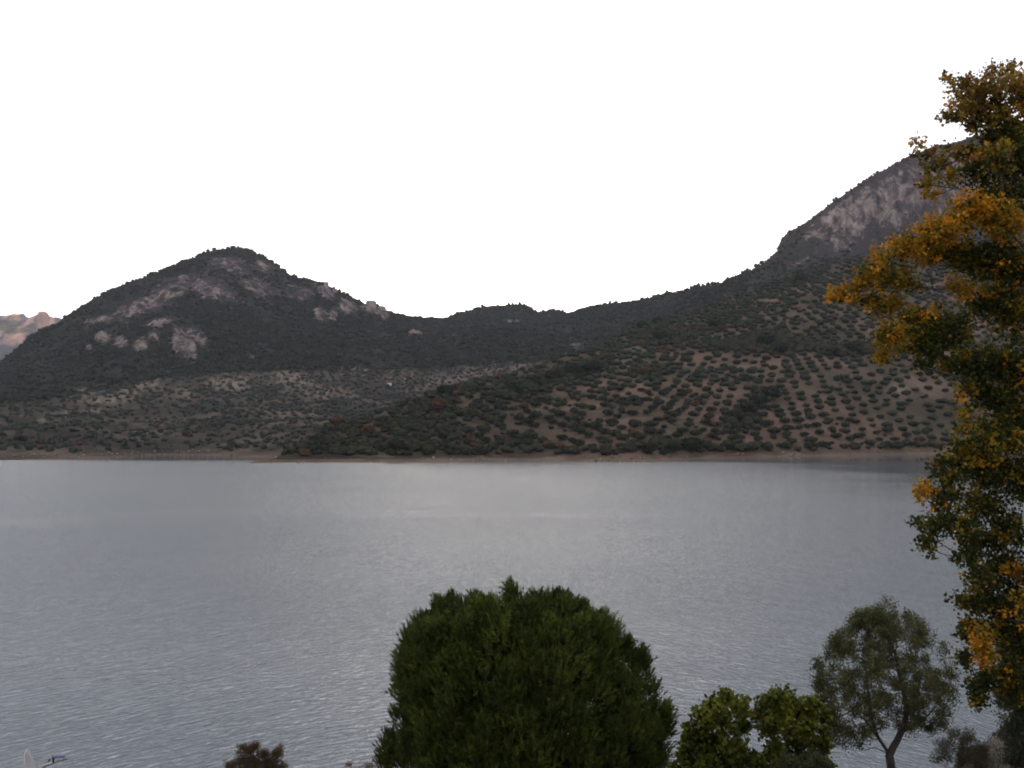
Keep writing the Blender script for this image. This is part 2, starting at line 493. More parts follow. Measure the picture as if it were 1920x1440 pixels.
def paint_mtn(X, Y, Z, px, py):
    n = fbm(X / 70, Y / 70, 5, 3); n2 = fbm(X / 25 + 3, (Y + Z * 2) / 25, 4, 8); n3 = fbm(X / 300, Y / 300, 3, 12)
    n4 = fbm(px / 9.0, py / 5.0, 3, 77)
    fy = np.interp(px, [a[0] for a in foot], [a[1] for a in foot]) + (n - 0.5) * 60
    grove = sstep(-4, 8, py - fy)
    col = mixc(FOREST * np.ones(X.shape + (3,)), SCRUB, sstep(0.42, 0.7, n2) * 0.6)
    up = np.clip(1.1 * blob(px, py, 330, 545, 110, 42, -.45) + 1.0 * blob(px, py, 480, 530, 110, 42, .35) + 0.8 * blob(px, py, 640, 575, 70, 25, .35), 0, 1)
    col = mixc(col, np.array([0.052, 0.043, 0.046]), up * sstep(.38, .55, n2))
    # olive country below the forest: greyish soil broken by scrub
    gcol = mixc(np.array([0.044, 0.039, 0.034]) * np.ones(X.shape + (3,)), np.array([0.085, 0.069, 0.057]), sstep(0.4, 0.62, n))
    gcol = mixc(gcol, FOREST * 1.3, sstep(0.5, 0.68, n2) * 0.7)
    col = mixc(col, gcol, grove)
    pale = np.zeros(X.shape)
    for (cx, cy, rx, ry, ro, a) in [(268, 722, 42, 14, -0.5, 1.3), (240, 742, 30, 8, 0, .9), (425, 718, 50, 16, 0, 1.0), (540, 710, 45, 13, 0, 1.0), (665, 696, 26, 8, 0, 1.1), (150, 737, 45, 9, -0.2, 0.9),
                                    (190, 752, 30, 6, 0, .9), (105, 782, 32, 7, -0.25, 1.1), (180, 770, 22, 5, -.2, .9), (350, 738, 22, 12, 0, .8), (600, 735, 60, 16, 0, .5), (745, 708, 60, 16, 0, .5),
                                    (560, 775, 90, 25, 0, .25), (300, 800, 120, 25, 0, .15), (870, 700, 80, 16, -.2, .5), (960, 690, 50, 12, -.2, .6)]:
        pale += a * blob(px, py, cx, cy, rx, ry, ro)
    pale = np.clip(pale * (0.15 + 1.7 * sstep(0.42, 0.58, n4)), 0, 1)
    col = mixc(col, PALE * 0.8, pale)
    # right mountain is browner scree
    rt = sstep(1180, 1480, px) * (1 - grove)
    col = mixc(col, np.array([0.044, 0.035, 0.034]), rt * (0.35 + 0.5 * sstep(0.4, 0.6, n)))
    beach = 1 - sstep(0.2, 1.1, Z + (n2 - .5) * 2)
    col = mixc(col, BEACH, beach * 0.9)
    rock = np.zeros(X.shape)
    for (cx, cy, rx, ry, ro, a) in [(193, 635, 16, 13, 0, 1.0), (226, 645, 16, 15, 0.3, 1), (168, 656, 9, 8, 0, .9), (262, 650, 16, 17, 0, .9), (288, 632, 16, 12, .6, .8), (300, 607, 34, 9, -.15, 1.0),
                                    (350, 640, 32, 32, .35, 1.0), (330, 648, 10, 20, 0, .8), (375, 640, 14, 26, -.3, .8), (345, 523, 14, 9, 0, 0.9), (310, 555, 60, 26, -.45, .62), (260, 578, 60, 20, -.4, .72), (200, 600, 50, 9, -.1, .7),
                                    (430, 500, 60, 22, .2, .5), (500, 495, 30, 24, .6, .7), (400, 545, 70, 28, .3, .55), (480, 540, 60, 22, .3, .5), (560, 550, 50, 22, .3, .45), (610, 545, 20, 12, .5, 1.1),
                                    (650, 575, 20, 16, .2, .9), (600, 590, 14, 22, .1, .7), (625, 590, 12, 16, 0, .6), (700, 580, 26, 11, .3, 1.1), (720, 590, 10, 14, .3, .8), (778, 627, 15, 7, 0, 1.1), (850, 630, 10, 10, 0, .4),
                                    (470, 670, 14, 5, 0, .6), (505, 660, 20, 5, 0, .5), (940, 585, 40, 8, 0, .35), (1030, 590, 30, 5, 0, .5), (965, 603, 25, 5, 0, .5), (1080, 650, 20, 6, 0, .6), (1060, 622, 18, 5, 0, .5),
                                    (1600, 400, 90, 42, -.5, 1.25), (1700, 370, 100, 60, -.4, 1.15), (1540, 430, 42, 26, -.5, 0.8), (1590, 440, 60, 22, -.6, .8), (1500, 490, 70, 8, -.55, .55), (1800, 340, 90, 80, -.3, 1.1), (1900, 330, 90, 90, 0, 1.0), (2050, 320, 120, 120, 0, .9)]:
        rock = np.maximum(rock, a * blob(px, py, cx, cy, rx, ry, ro))
    rock = rock * 1.0
    rock = np.where(px > 1430, rock * 0.82, rock)
    rock = np.where((px > 1390) & (py > fy - 35), rock * 0.3, rock)
    nearridge = np.interp(px, [a[0] for a in ridge], [a[1] for a in ridge])
    rock = rock * sstep(4, 16, py - nearridge + 8 * (np.abs(px - 660) < 90))
    # pink stain on the cliff
    return col, np.clip(rock, 0, 1)

pxs = np.unique(np.concatenate([np.arange(-900, -60, 30), np.arange(-60, 1990, 2.6), np.arange(1990, 4200, 40)]))
T1 = loft("mountain", [under1, shore1, hills, foot, midc, ridge, back1], pxs, [2, 30, 40, 45, 60, 8], M_mount, [0, 0.3, 14, 16, 20, 3.0, 30], paint_mtn, seed=1, jag=(5, 6.0))

# --- far limestone cliff beyond the left shoulder; pink rock colour includes painted sunlight
cr_ridge = [(-700, 640, 4200), (-300, 615, 4200), (-120, 600, 4200), (-40, 597, 4200), (0, 592, 4200), (30, 588, 4200), (46, 588, 4200), (49, 594, 4200), (62, 593, 4190), (68, 591, 4190), (92, 594, 4190), (100, 597, 4200), (112, 599, 4200), (140, 603, 4300), (300, 640, 4400), (900, 700, 4400)]
cr_base = [(-700, 690, 4000), (-120, 655, 4000), (0, 640, 4050), (60, 640, 4060), (140, 645, 4100), (900, 720, 4200)]
cr_mid = [(-700, 650, 4130), (-120, 610, 4130), (0, 600, 4140), (140, 612, 4200), (300, 650, 4300), (900, 705, 4300)]
cr_foot = [(-700, 790, 3000), (0, 760, 3000), (900, 790, 3000)]
cr_back = [(-700, None, 5000, 100.), (900, None, 5000, 100.)]
def paint_far(X, Y, Z, px, py):
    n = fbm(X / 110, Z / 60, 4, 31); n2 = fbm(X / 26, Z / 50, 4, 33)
    col = mixc(np.array([0.50, 0.30, 0.21]) * np.ones(X.shape + (3,)), np.array([0.16, 0.14, 0.14]), sstep(.45, .56, n2))  # warm sunlight is painted into the pink rock tone
    col = mixc(col, np.array([0.06, 0.07, 0.05]), sstep(0.5, .58, n) * .8)
    low = sstep(628, 650, py + (n - .5) * 30)
    col = mixc(col, np.array([0.075, 0.075, 0.08]), low)
    rock = (0.5 - low) * 0.6 * sstep(.45, .6, n2)
    return col, np.clip(rock, 0, 1)
T3 = loft("distant_mountain", [cr_foot, cr_base, cr_mid, cr_ridge, cr_back], np.arange(-700, 900, 4.0), [20, 24, 10, 4], M_cliff, [10, 18, 16, 5, 10], paint_far, seed=61, jag=(3, 9.0))

# --- the nearer olive hill that rises to the right
crest = [(470, 868, 440), (520, 856, 452), (560, 836, 480), (600, 812, 510), (640, 796, 530), (700, 778, 560), (760, 758, 590), (820, 740, 620), (880, 722, 650), (950, 706, 690), (1010, 690, 730), (1060, 672, 760), (1120, 652, 800), (1160, 632, 830),
         (1200, 612, 860), (1250, 598, 890), (1300, 584, 920), (1350, 568, 950), (1400, 550, 970), (1450, 530, 990), (1500, 507, 1000), (1580, 492, 1020), (1650, 478, 1040), (1750, 462, 1060), (1850, 452, 1060), (2000, 445, 1050), (2400, 440, 900), (3200, 500, 600)]
s2py = [(470, 868.5), (520, 867.5), (600, 867), (700, 867.5), (780, 866), (860, 864), (960, 863), (1040, 863), (1100, 864.5), (1180, 866), (1240, 864), (1320, 859.5), (1420, 857), (1520, 854.5), (1620, 853), (1740, 850.5), (1920, 849), (2400, 860), (3200, 880)]
shore2 = [(a, None, Yat(b), -0.05) for a, b in s2py]
under2 = [(a, None, Yat(b) - 25, -6.0) for a, b in s2py]
def between(t, dY=0):
    px_ = [a[0] for a in crest]
    out = []
    for a in crest:
        ys = float(np.interp(a[0], [q[0] for q in s2py], [q[1] for q in s2py])); Ys = Yat(ys)
        Y_ = Ys * (1 - t) + a[2] * t
        zt = float(P(*a)[2]) * (t ** 0.92)
        out.append((a[0], None, Y_, zt))
    return out
crest_w = [(a[0], None, a[2], float(P(*a)[2])) for a in crest]
back2 = [(a[0], None, a[2] + 160, float(P(*a)[2]) - 55) for a in crest]
def paint_front(X, Y, Z, px, py):
    n = fbm(X / 40, Y / 40, 5, 103); n2 = fbm(X / 12, Y / 12, 4, 108); n3 = fbm(X / 120 + 7, Y / 120, 3, 112)
    soil = mixc(SOIL * np.ones(X.shape + (3,)), np.array([0.066, 0.052, 0.037]), sstep(.35, .65, n))
    scrub = mixc(np.array([0.035, 0.032, 0.023]) * np.ones(X.shape + (3,)), np.array([0.082, 0.060, 0.044]), sstep(.45, .7, n2))
    w = sstep(1120, 860, px + (n3 - .5) * 260) * 0.85
    hedge = np.zeros(X.shape)
    for (cx, cy, rx, ry, ro, a) in HEDGES: hedge += a * blob(px, py, cx, cy, rx, ry, ro)
    w = np.clip(w + hedge * 1.2 * (0.4 + n), 0, 1)
    col = mixc(soil, scrub, w)
    col = mixc(col, np.array([0.055, 0.052, 0.032]), sstep(.5, .65, n2) * 0.35)
    col = mixc(col, np.array([0.045, 0.044, 0.037]), sstep(560, 500, py) * 0.5)
    pal = blob(px, py, 1180, 665, 45, 22) + blob(px, py, 1685, 735, 22, 18) + blob(px, py, 1330, 590, 50, 10) * .6 + blob(px, py, 1650, 830, 50, 10) * .5
    col = mixc(col, PALE * 0.9, np.clip(pal, 0, 1) * 0.6)
    red = blob(px, py, 1400, 822, 40, 14) + blob(px, py, 1290, 640, 30, 25)
    col = mixc(col, np.array([0.15, 0.082, 0.07]), np.clip(red, 0, 1) * 0.5)
    beach = 1 - sstep(0.3, 1.3, Z + (n2 - .5) * 2.5)
    col = mixc(col, BEACH, beach * 0.95)
    return col, np.zeros(X.shape)
HEDGES = [(1050, 708, 95, 16, -.32, 1.2), (960, 740, 50, 12, -.2, .9), (1240, 632, 60, 18, -.1, .9), (1400, 650, 130, 12, 0, .9), (1590, 660, 80, 12, 0, 1.), (1440, 640, 40, 18, 0, .9), (1400, 770, 70, 14, -.7, .9),
          (1400, 800, 40, 12, 0, .8), (1250, 840, 60, 9, 0, .7), (1380, 845, 90, 5, 0, .9), (1750, 842, 60, 5, 0, .6), (1220, 700, 40, 12, .1, .6), (1100, 845, 60, 4, 0, .5), (1510, 520, 50, 9, -.4, .8), (1340, 590, 40, 7, 0, .6)]
pxs2 = np.unique(np.concatenate([np.arange(470, 1990, 2.8), np.arange(1990, 3200, 30)]))
T2 = loft("hillside", [under2, shore2, between(.25), between(.5), between(.75), crest_w, back2], pxs2, [2, 34, 34, 34, 34, 5], M_terr, [0, 0.2, 4, 6, 7, 3, 10], paint_front, seed=21)
BV2 = BVHTree.FromPolygons([tuple(v) for v in T2["V"].tolist()], T2["f"].tolist())
BV1 = BVHTree.FromPolygons([tuple(v) for v in T1["V"].tolist()], T1["f"].tolist())

def drop(bv, x, y):
    h = bv.ray_cast(Vector((x, y, 2000)), Vector((0, 0, -1)))
    return h[0].z if h[0] is not None else None

def cast(bv, px, py):
    a = P(px, py, 1.0) - np.array([0, 0, CAM_Z])
    h = bv.ray_cast(Vector((0, 0, CAM_Z)), Vector(a).normalized())
    return h[0]

# --- lake
W = 6000
me = mesh_np("lake", [(-W, -60, 0), (W, -60, 0), (W, 6000, 0), (-W, 6000, 0)], [(0, 1, 2, 3)], 4, M_water)
tag(link("lake_water", me), kind="structure")

# --- near bank under the camera
def bank_z(x, y):
    s = 12.8 - 0.40 * (y - 3)
    top = 13.2 + 0 * x
    z = np.minimum(top, s)
    z = z + 5.1 * np.exp(-((x - 17.0) ** 2 / 24.0 + (y - 30.5) ** 2 / 22.0))
    z = z + (fbm(x / 3.0, y / 3.0, 4, 55) - 0.5) * 0.5
    return z
bx = np.linspace(-70, 70, 281); by = np.linspace(-30, 60, 181)
BX, BY = np.meshgrid(bx, by)
BZ = bank_z(BX, BY)
BZ = np.maximum(BZ, -5)
nb = fbm(BX / 1.3, BY / 1.3, 5, 71)
bcol = mixc(np.array([0.105, 0.052, 0.044]) * np.ones(BX.shape + (3,)), np.array([0.055, 0.045, 0.03]), sstep(.45, .6, nb))
idx = np.arange(BX.size).reshape(BX.shape)
bf = np.stack([idx[:-1, :-1], idx[:-1, 1:], idx[1:, 1:], idx[1:, :-1]], -1).reshape(-1, 4)
def mat_bank():
    m, nt, out = new_mat("bank_soil")
    at = N(nt, "ShaderNodeAttribute", attribute_name="tint"); tc = N(nt, "ShaderNodeTexCoord")
    no = N(nt, "ShaderNodeTexNoise"); no.inputs["Scale"].default_value = 6; no.inputs["Detail"].default_value = 8
    nt.links.new(tc.outputs["Object"], no.inputs["Vector"])
    hs = N(nt, "ShaderNodeHueSaturation"); mr = N(nt, "ShaderNodeMapRange"); mr.inputs[3].default_value = 0.5; mr.inputs[4].default_value = 1.5
    nt.links.new(no.outputs[0], mr.inputs[0]); nt.links.new(mr.outputs[0], hs.inputs["Value"]); nt.links.new(at.outputs["Color"], hs.inputs["Color"])
    bp = N(nt, "ShaderNodeBump"); bp.inputs["Distance"].default_value = 0.15; nt.links.new(no.outputs[0], bp.inputs["Height"])
    pr = N(nt, "ShaderNodeBsdfPrincipled"); pr.inputs["Roughness"].default_value = 0.95
    nt.links.new(hs.outputs[0], pr.inputs["Base Color"]); nt.links.new(bp.outputs[0], pr.inputs["Normal"]); nt.links.new(pr.outputs[0], out.inputs[0])
    return m
me = mesh_np("bank", np.stack([BX, BY, BZ], -1).reshape(-1, 3), bf, 4, mat_bank(), colors=bcol.reshape(-1, 3), smooth=True)
tag(link("ground_bank", me), kind="structure")

# ------------------------------------------------------------------ low-poly crowns for the far vegetation
def ico(sub):
    import bmesh
    bm = bmesh.new(); bmesh.ops.create_icosphere(bm, subdivisions=sub, radius=1.0)
    v = np.array([q.co[:] for q in bm.verts]); f = np.array([[w.index for w in q.verts] for q in bm.faces]); bm.free()
    return v, f
ICO1 = ico(1); ICO2 = ico(2)

def clumps(name, pts, rad, hgt, cols, base=ICO1, jit=0.25, mat=None):
    v, f = base; n = len(pts); k = len(v)
    V = np.repeat(v[None], n, 0) * (1 + rng.normal(0, jit, (n, k, 1)))
    ang = rng.uniform(0, 6.28, n); c, s = np.cos(ang)[:, None], np.sin(ang)[:, None]
    x = V[..., 0] * c - V[..., 1] * s; y = V[..., 0] * s + V[..., 1] * c
    V = np.stack([x, y, V[..., 2]], -1) * np.stack([rad, rad, hgt * 0.5], -1)[:, None, :]
    V = V + pts[:, None, :] + np.stack([0 * hgt, 0 * hgt, hgt * 0.42], -1)[:, None, :]
    Fc = (f[None] + (np.arange(n) * k)[:, None, None]).reshape(-1, 3)
    cc = np.repeat(cols[:, None, :], k, 1) * (1 + rng.normal(0, 0.12, (n, k, 1)))
    return mesh_np(name, V.reshape(-1, 3), Fc, 3, mat or M_far, colors=np.clip(cc, 0, 1).reshape(-1, 3))

def sample_grid(T, weight, n):
    """n random points over the grid, by cell area in the scene times weight"""
    V = np.stack([T["X"], T["Y"], T["Z"]], -1)
    a = np.linalg.norm(np.cross(V[1:, :-1] - V[:-1, :-1], V[:-1, 1:] - V[:-1, :-1]), axis=-1)
    w = a * weight[:-1, :-1]
    w = w.ravel() / w.sum()
    c = rng.choice(len(w), size=n, p=w)
    i, j = np.unravel_index(c, a.shape)
    u = rng.random(n)[:, None]; v = rng.random(n)[:, None]
    p = (V[i, j] * (1 - u) + V[i + 1, j] * u) * (1 - v) + (V[i, j + 1] * (1 - u) + V[i + 1, j + 1] * u) * v
    return p, i, j

# forest and scrub on the mountain
inview = ((T1["px"] > -60) & (T1["px"] < 2000)).astype(float)
foot_y = np.interp(T1["px"], [a[0] for a in foot], [a[1] for a in foot])
forest_w = inview * (T1["py"] < foot_y + 6) * (1 - sstep(0.1, 0.38, T1["rock"]))  * (0.25 + sstep(.35, .6, fbm(T1["X"] / 90, T1["Y"] / 90, 3, 5)))
rows_back = np.zeros(T1["X"].shape); rows_back[-7:, :] = 1
forest_w *= (1 - rows_back)
forest_w *= 1 - 0.6 * np.clip(blob(T1['px'], T1['py'], 330, 545, 110, 42, -.45) + blob(T1['px'], T1['py'], 480, 530, 110, 42, .35), 0, 1)
forest_w *= np.where(T1["px"] > 1400, 0.16, 1.0)
p, i, j = sample_grid(T1, forest_w, 42000)
n_ = len(p)
r = rng.uniform(1.0, 2.7, n_) + 1.8 * rng.random(n_) ** 5
c = mixc(np.array([0.016, 0.020, 0.013]) * np.ones((n_, 3)), np.array([0.027, 0.031, 0.018]), rng.random(n_) ** 1.5)
tag(link("mountain_forest", clumps("mountain_forest", p, r, r * rng.uniform(1.1, 1.6, n_), c)), kind="stuff")
# ragged tree line along the ridge
rid_i = T1["X"].shape[0] - 10
px_r = rng.uniform(-20, 1960, 900)
px_r = px_r[fbm(px_r / 14, px_r * 0, 3, 4) > .42]
px_r = px_r[rng.random(len(px_r)) < np.where(px_r > 1440, 0.5, 1.0)]
jj = np.clip(np.searchsorted(T1["px"][rid_i], px_r), 1, T1["X"].shape[1] - 2)
pp = np.stack([T1["X"][rid_i, jj], T1["Y"][rid_i, jj], T1["Z"][rid_i, jj]], -1)
n_ = len(pp); r = (0.8 + 3.0 * rng.random(n_) ** 2.2) * np.where(px_r > 1440, 0.7, np.where(px_r < 440, .6, 1))
tag(link("ridge_trees", clumps("ridge_trees", pp, r, r * rng.uniform(1.5, 2.6, n_), np.tile([0.024, 0.028, 0.018], (n_, 1)), base=ICO1)), kind="stuff")

# scattered olives and scrub on the low hills at the left
low_w = inview * (T1["py"] > foot_y + 2) * (T1["Z"] > 2.5) * (T1["px"] < 1250) * (0.5 + sstep(.4, .6, fbm(T1["X"] / 50, T1["Y"] / 50, 3, 15)))
p, i, j = sample_grid(T1, low_w, 26000)
# planted ones fall into rows
g = 9.5
ang = np.where(p[:, 0] < -180, 0.5, -0.25)
gx = p[:, 0] * np.cos(ang) + p[:, 1] * np.sin(ang); gy = -p[:, 0] * np.sin(ang) + p[:, 1] * np.cos(ang)
snap = rng.random(len(p)) < 0.7
gx = np.where(snap, np.round(gx / g) * g + rng.normal(0, .8, len(p)), gx); gy = np.where(snap, np.round(gy / (g * 1.2)) * g * 1.2 + rng.normal(0, .8, len(p)), gy)
nx = gx * np.cos(ang) - gy * np.sin(ang); ny = gx * np.sin(ang) + gy * np.cos(ang)
key = set(); keep = []
for q in range(len(p)):
    kk = (round(nx[q] / 3.2), round(ny[q] / 3.2))
    if kk in key: continue
    key.add(kk)
    z = drop(BV1, float(nx[q]), float(ny[q]))
    if z is not None and z > 1.5: keep.append((nx[q], ny[q], z - 0.3))
p = np.array(keep); n_ = len(p)
r = rng.uniform(1.0, 2.3, n_)
c = mixc(np.array([0.022, 0.026, 0.020]) * np.ones((n_, 3)), np.array([0.042, 0.044, 0.036]), rng.random(n_))
au = rng.random(n_) < 0.05
c[au] = [0.06, 0.038, 0.024]
tag(link("valley_olive_groves", clumps("valley_olive_groves", p, r, r * rng.uniform(1.1, 1.6, n_), c)), kind="stuff")

# scrub on the nearer hill
T2hedge = np.zeros(T2["X"].shape)
for (cx, cy, rx, ry, ro, a) in HEDGES: T2hedge += a * blob(T2["px"], T2["py"], cx, cy, rx, ry, ro)
left_w = sstep(1010, 780, T2["px"])
vis = (T2["px"] < 2000) * (T2["Z"] > 2.2)
vis[-5:, :] = 0
w = vis * (T2hedge ** 1.5 * 1.3 + left_w * 0.45 * (0.3 + sstep(.4, .6, fbm(T2["X"] / 25, T2["Y"] / 25, 3, 44))) + 0.03 + 0.25 * (T2["Z"] < 4.5))
p, i, j = sample_grid(T2, w, 4200)
n_ = len(p); hd = T2hedge[i, j]
r = rng.uniform(0.9, 2.6, n_) * (1 + 0.5 * np.clip(hd, 0, 1))
c = mixc(np.array([0.018, 0.021, 0.013]) * np.ones((n_, 3)), np.array([0.034, 0.032, 0.020]), rng.random(n_))
au = (rng.random(n_) < 0.10) & (hd < .5)
c[au] = np.array([0.06, 0.036, 0.02]) * rng.uniform(.7, 1.1, (au.sum(), 1))
tag(link("hillside_scrub", clumps("hillside_scrub", p, r, r * rng.uniform(1.0, 1.6, n_), c, base=ICO2, jit=0.13)), kind="stuff")

stone = []
for T_ in (T1, T2):
    w = ((T_["Z"] > -0.1) & (T_["Z"] < 1.6) & (T_["px"] > -40) & (T_["px"] < 1800)).astype(float) * (0.1 + sstep(.5, .7, fbm(T_["X"] / 18, T_["Y"] / 18, 3, 61)))
    if T_ is T1: w *= (T_["px"] < 540)
    stone.append(sample_grid(T_, w, 420)[0])
p = np.concatenate(stone); n_ = len(p)
r = 0.12 + 0.6 * rng.random(n_) ** 3
c = np.array([0.20, 0.165, 0.135]) * rng.uniform(.5, 1.3, (n_, 1))
tag(link("shore_stones", clumps("shore_stones", p, r, r * 1.2, c)), kind="stuff")

# ------------------------------------------------------------------ olive trees in rows on the nearer hill
def crown_mesh(name, rx, h, nleaf, colA, colB, size, mat, trunk=True, seed=0):
    """lumpy crown: a dark lobed body with leaf clumps over it"""
    r_ = np.random.default_rng(seed)
    v, f = ICO2
    lob = 1 + 0.22 * np.sin(v[:, 0] * 4 + seed) * np.cos(v[:, 1] * 5 + seed * 2) + r_.normal(0, 0.06, len(v))
    V = v * lob[:, None] * np.array([rx * .86, rx * .86, h * 0.42]) + np.array([0, 0, h * 0.58])
    V[:, 2] = np.maximum(V[:, 2], h * 0.17)
    cB = np.tile(colA, (len(V), 1))
    th = np.arccos(r_.uniform(-0.6, 1, nleaf)); ph = r_.uniform(0, 6.28, nleaf)
    d = np.stack([np.sin(th) * np.cos(ph), np.sin(th) * np.sin(ph), np.cos(th)], -1)
    Cc = d * np.array([rx, rx, h * 0.48]) * r_.uniform(0.78, 1.08, (nleaf, 1)) + np.array([0, 0, h * 0.56])
    a = unit(r_.normal(size=(nleaf, 3))); b = unit(np.cross(a, d + r_.normal(0, .4, (nleaf, 3))))
    s = size * r_.uniform(.6, 1.3, (nleaf, 1))
    LV = np.stack([Cc - a * s, Cc + b * s * .7, Cc + a * s, Cc - b * s * .7], 1).reshape(-1, 3)
    t = r_.random(nleaf)[:, None]
    lc = np.repeat(colA * (1 - t) + colB * t, 4, 0)
    q = np.arange(nleaf * 4).reshape(-1, 4) + len(V)
    Ff = np.concatenate([f, q[:, [0, 1, 2]], q[:, [0, 2, 3]]])
    V = np.concatenate([V, LV]); C_ = np.concatenate([cB, lc])
    if trunk:
        k = len(V); tv = []
        for z, rr in ((-0.6, .22), (h * .35, .16)):
            for m in range(4): tv.append((rr * math.cos(m * 1.57), rr * math.sin(m * 1.57), z))
        V = np.concatenate([V, np.array(tv)]); C_ = np.concatenate([C_, np.tile([0.05, 0.042, 0.035], (8, 1))])
        tf = []
        for m in range(4):
            m2 = (m + 1) % 4
            tf += [(k + m, k + m2, k + 4 + m2), (k + m, k + 4 + m2, k + 4 + m)]
        Ff = np.concatenate([Ff, np.array(tf)])
    return mesh_np(name, V, Ff, 3, mat, colors=C_)

OA = np.array([0.019, 0.024, 0.014]); OB = np.array([0.040, 0.047, 0.028])
olive_me = [crown_mesh("olive_tree", rx, h, 150, OA * s, OB * s, 0.5, M_far, seed=k + 3) for k, (rx, h, s) in enumerate([(2.6, 2.9, 1), (2.3, 2.7, .9), (2.8, 3.0, 1.0), (2.0, 2.4, 1.1), (2.5, 2.6, .85), (1.7, 2.1, 1.0)])]

# parcels: (px range, py range, grid angle, dx, dy)
cand = []
def parcel(test, ang, dx, dy, ox=0, oy=0):
    ca, sa = math.cos(ang), math.sin(ang)
    for a in range(-120, 120):
        for b in range(-120, 120):
            u = a * dx + ox + (0.5 * dx if b % 2 else 0) * 0.15; v = b * dy + oy
            x = 350 + u * ca - v * sa; y = 750 + u * sa + v * ca
            if y < 380 or y > 1100: continue
            x += random.gauss(0, 0.8); y += random.gauss(0, 0.8)
            px0 = 960 + F * x / y
            if px0 < 560 or px0 > 2040: continue
            z = drop(BV2, x, y)
            if z is None or z < 2.0: continue
            px, py = proj(np.array([x]), np.array([y]), np.array([z])); px = float(px[0]); py = float(py[0])
            cy = float(np.interp(px, [q[0] for q in crest], [q[1] for q in crest]))
            if py < cy - 1: continue
            if not test(px, py): continue
            hd = sum(A_ * float(blob(px, py, cx_, cy_, rx, ry, ro)) for (cx_, cy_, rx, ry, ro, A_) in HEDGES)
            if hd > 0.55: continue
            if random.random() < (0.09 if px > 1100 else 0.25): continue
            cand.append((x, y, z, px, py))
div = lambda px: 640 + 0 * px
parcel(lambda px, py: py >= 665 and px > 1480 - (py - 665) * 0.3, -0.10, 9.0, 8.6)
parcel(lambda px, py: py >= 665 and px <= 1480 - (py - 665) * 0.3, 0.42, 9.0, 9.8)
parcel(lambda px, py: py < 665 and px > 1500, 0.05, 9.0, 8.6, 3)
parcel(lambda px, py: py < 665 and px <= 1500, 0.3, 8.4, 8.6, 2)
# those that show largest: size in the picture, in the frame, not behind the big tree
def shown(c_):
    x, y, z, px, py = c_
    if px > 1900 or px < 0: return 0
    hid = 0.35 if (px > 1770) else 1
    return hid * F / y
cand.sort(key=shown, reverse=True)
cand_f = [c_ for c_ in cand if c_[3] < 1830]
rest_f = [c_ for c_ in cand if c_[3] >= 1830]
olives = cand_f[:300]; rest = cand_f[300:] + rest_f
def zone(px, py):
    H = [(760, "near the left tip of the hillside"), (860, "left of the rust-brown tree"), (940, "right of the rust-brown tree"), (1020, "below the left of the long thicket"), (1110, "below the right of the long thicket"),
         (1200, "below the pale bare patch"), (1290, "above the biggest shore tree"), (1370, "just left of the slanting thicket"), (1450, "beside the slanting thicket"),
         (1540, "a little right of the slanting thicket"), (1640, "midway to the orange-leaved tree"), (1740, "left of the orange-leaved tree"), (9999, "at the edge of the orange-leaved tree")]
    h = [t for (lim, t) in H if px < lim][0]
    v = "in the lowest rows by the shore" if py > 815 else "in the lower middle rows" if py > 775 else "in the upper middle rows" if py > 730 else "in the upper rows"
    return "olive tree " + v + ", " + h
for k, (x, y, z, px, py) in enumerate(olives):
    o = bpy.data.objects.new("olive_tree", random.choice(olive_me))
    COL.objects.link(o)
    o.location = (x, y, z); s = random.uniform(0.8, 1.25)
    o.scale = (s * random.uniform(.9, 1.25), s, s * random.uniform(.85, 1.1)); o.rotation_euler.z = random.uniform(0, 6.28)
    tag(o, zone(px, py), "olive tree", "olive trees planted in rows on the hillside")
rp = np.array([(c_[0], c_[1], c_[2]) for c_ in rest]); n_ = len(rp)
r = rng.uniform(2.1, 3.2, n_)
c = mixc(OA * np.ones((n_, 3)), OB, rng.random(n_) * .6)
tag(link("upper_olive_rows", clumps("upper_olive_rows", rp, r, r * 1.1, c, base=ICO2, jit=0.10)), kind="stuff")
print("OLIVES", len(olives), len(rest))

# ------------------------------------------------------------------ single dark trees on the far shore hill
dark_me = [crown_mesh("oak_tree", 4.2, 7.0, 320, np.array([0.015, 0.018, 0.011]) * s, np.array([0.028, 0.031, 0.018]) * s, 0.6, M_far, seed=20 + k) for k, s in enumerate((1, .85, 1.1))]
rust_me = [crown_mesh("rust_tree", 3.4, 5.5, 260, np.array(a), np.array(b), 0.55, M_far, seed=40 + k) for k, (a, b) in enumerate([((.045, .026, .015), (.085, .043, .022)), ((.04, .036, .014), (.065, .056, .02))])]
def put(me, px, py, s, label, cat, group, name):
    h = cast(BV2, px, py)
    if h is None: return
    o = bpy.data.objects.new(name, me); COL.objects.link(o)
    o.location = h; o.scale = (s * random.uniform(.95, 1.2), s, s * random.uniform(.8, 1.0)); o.rotation_euler.z = random.uniform(0, 6.28)
    tag(o, label, cat, group)
G_ = "dark round trees on the hillside"
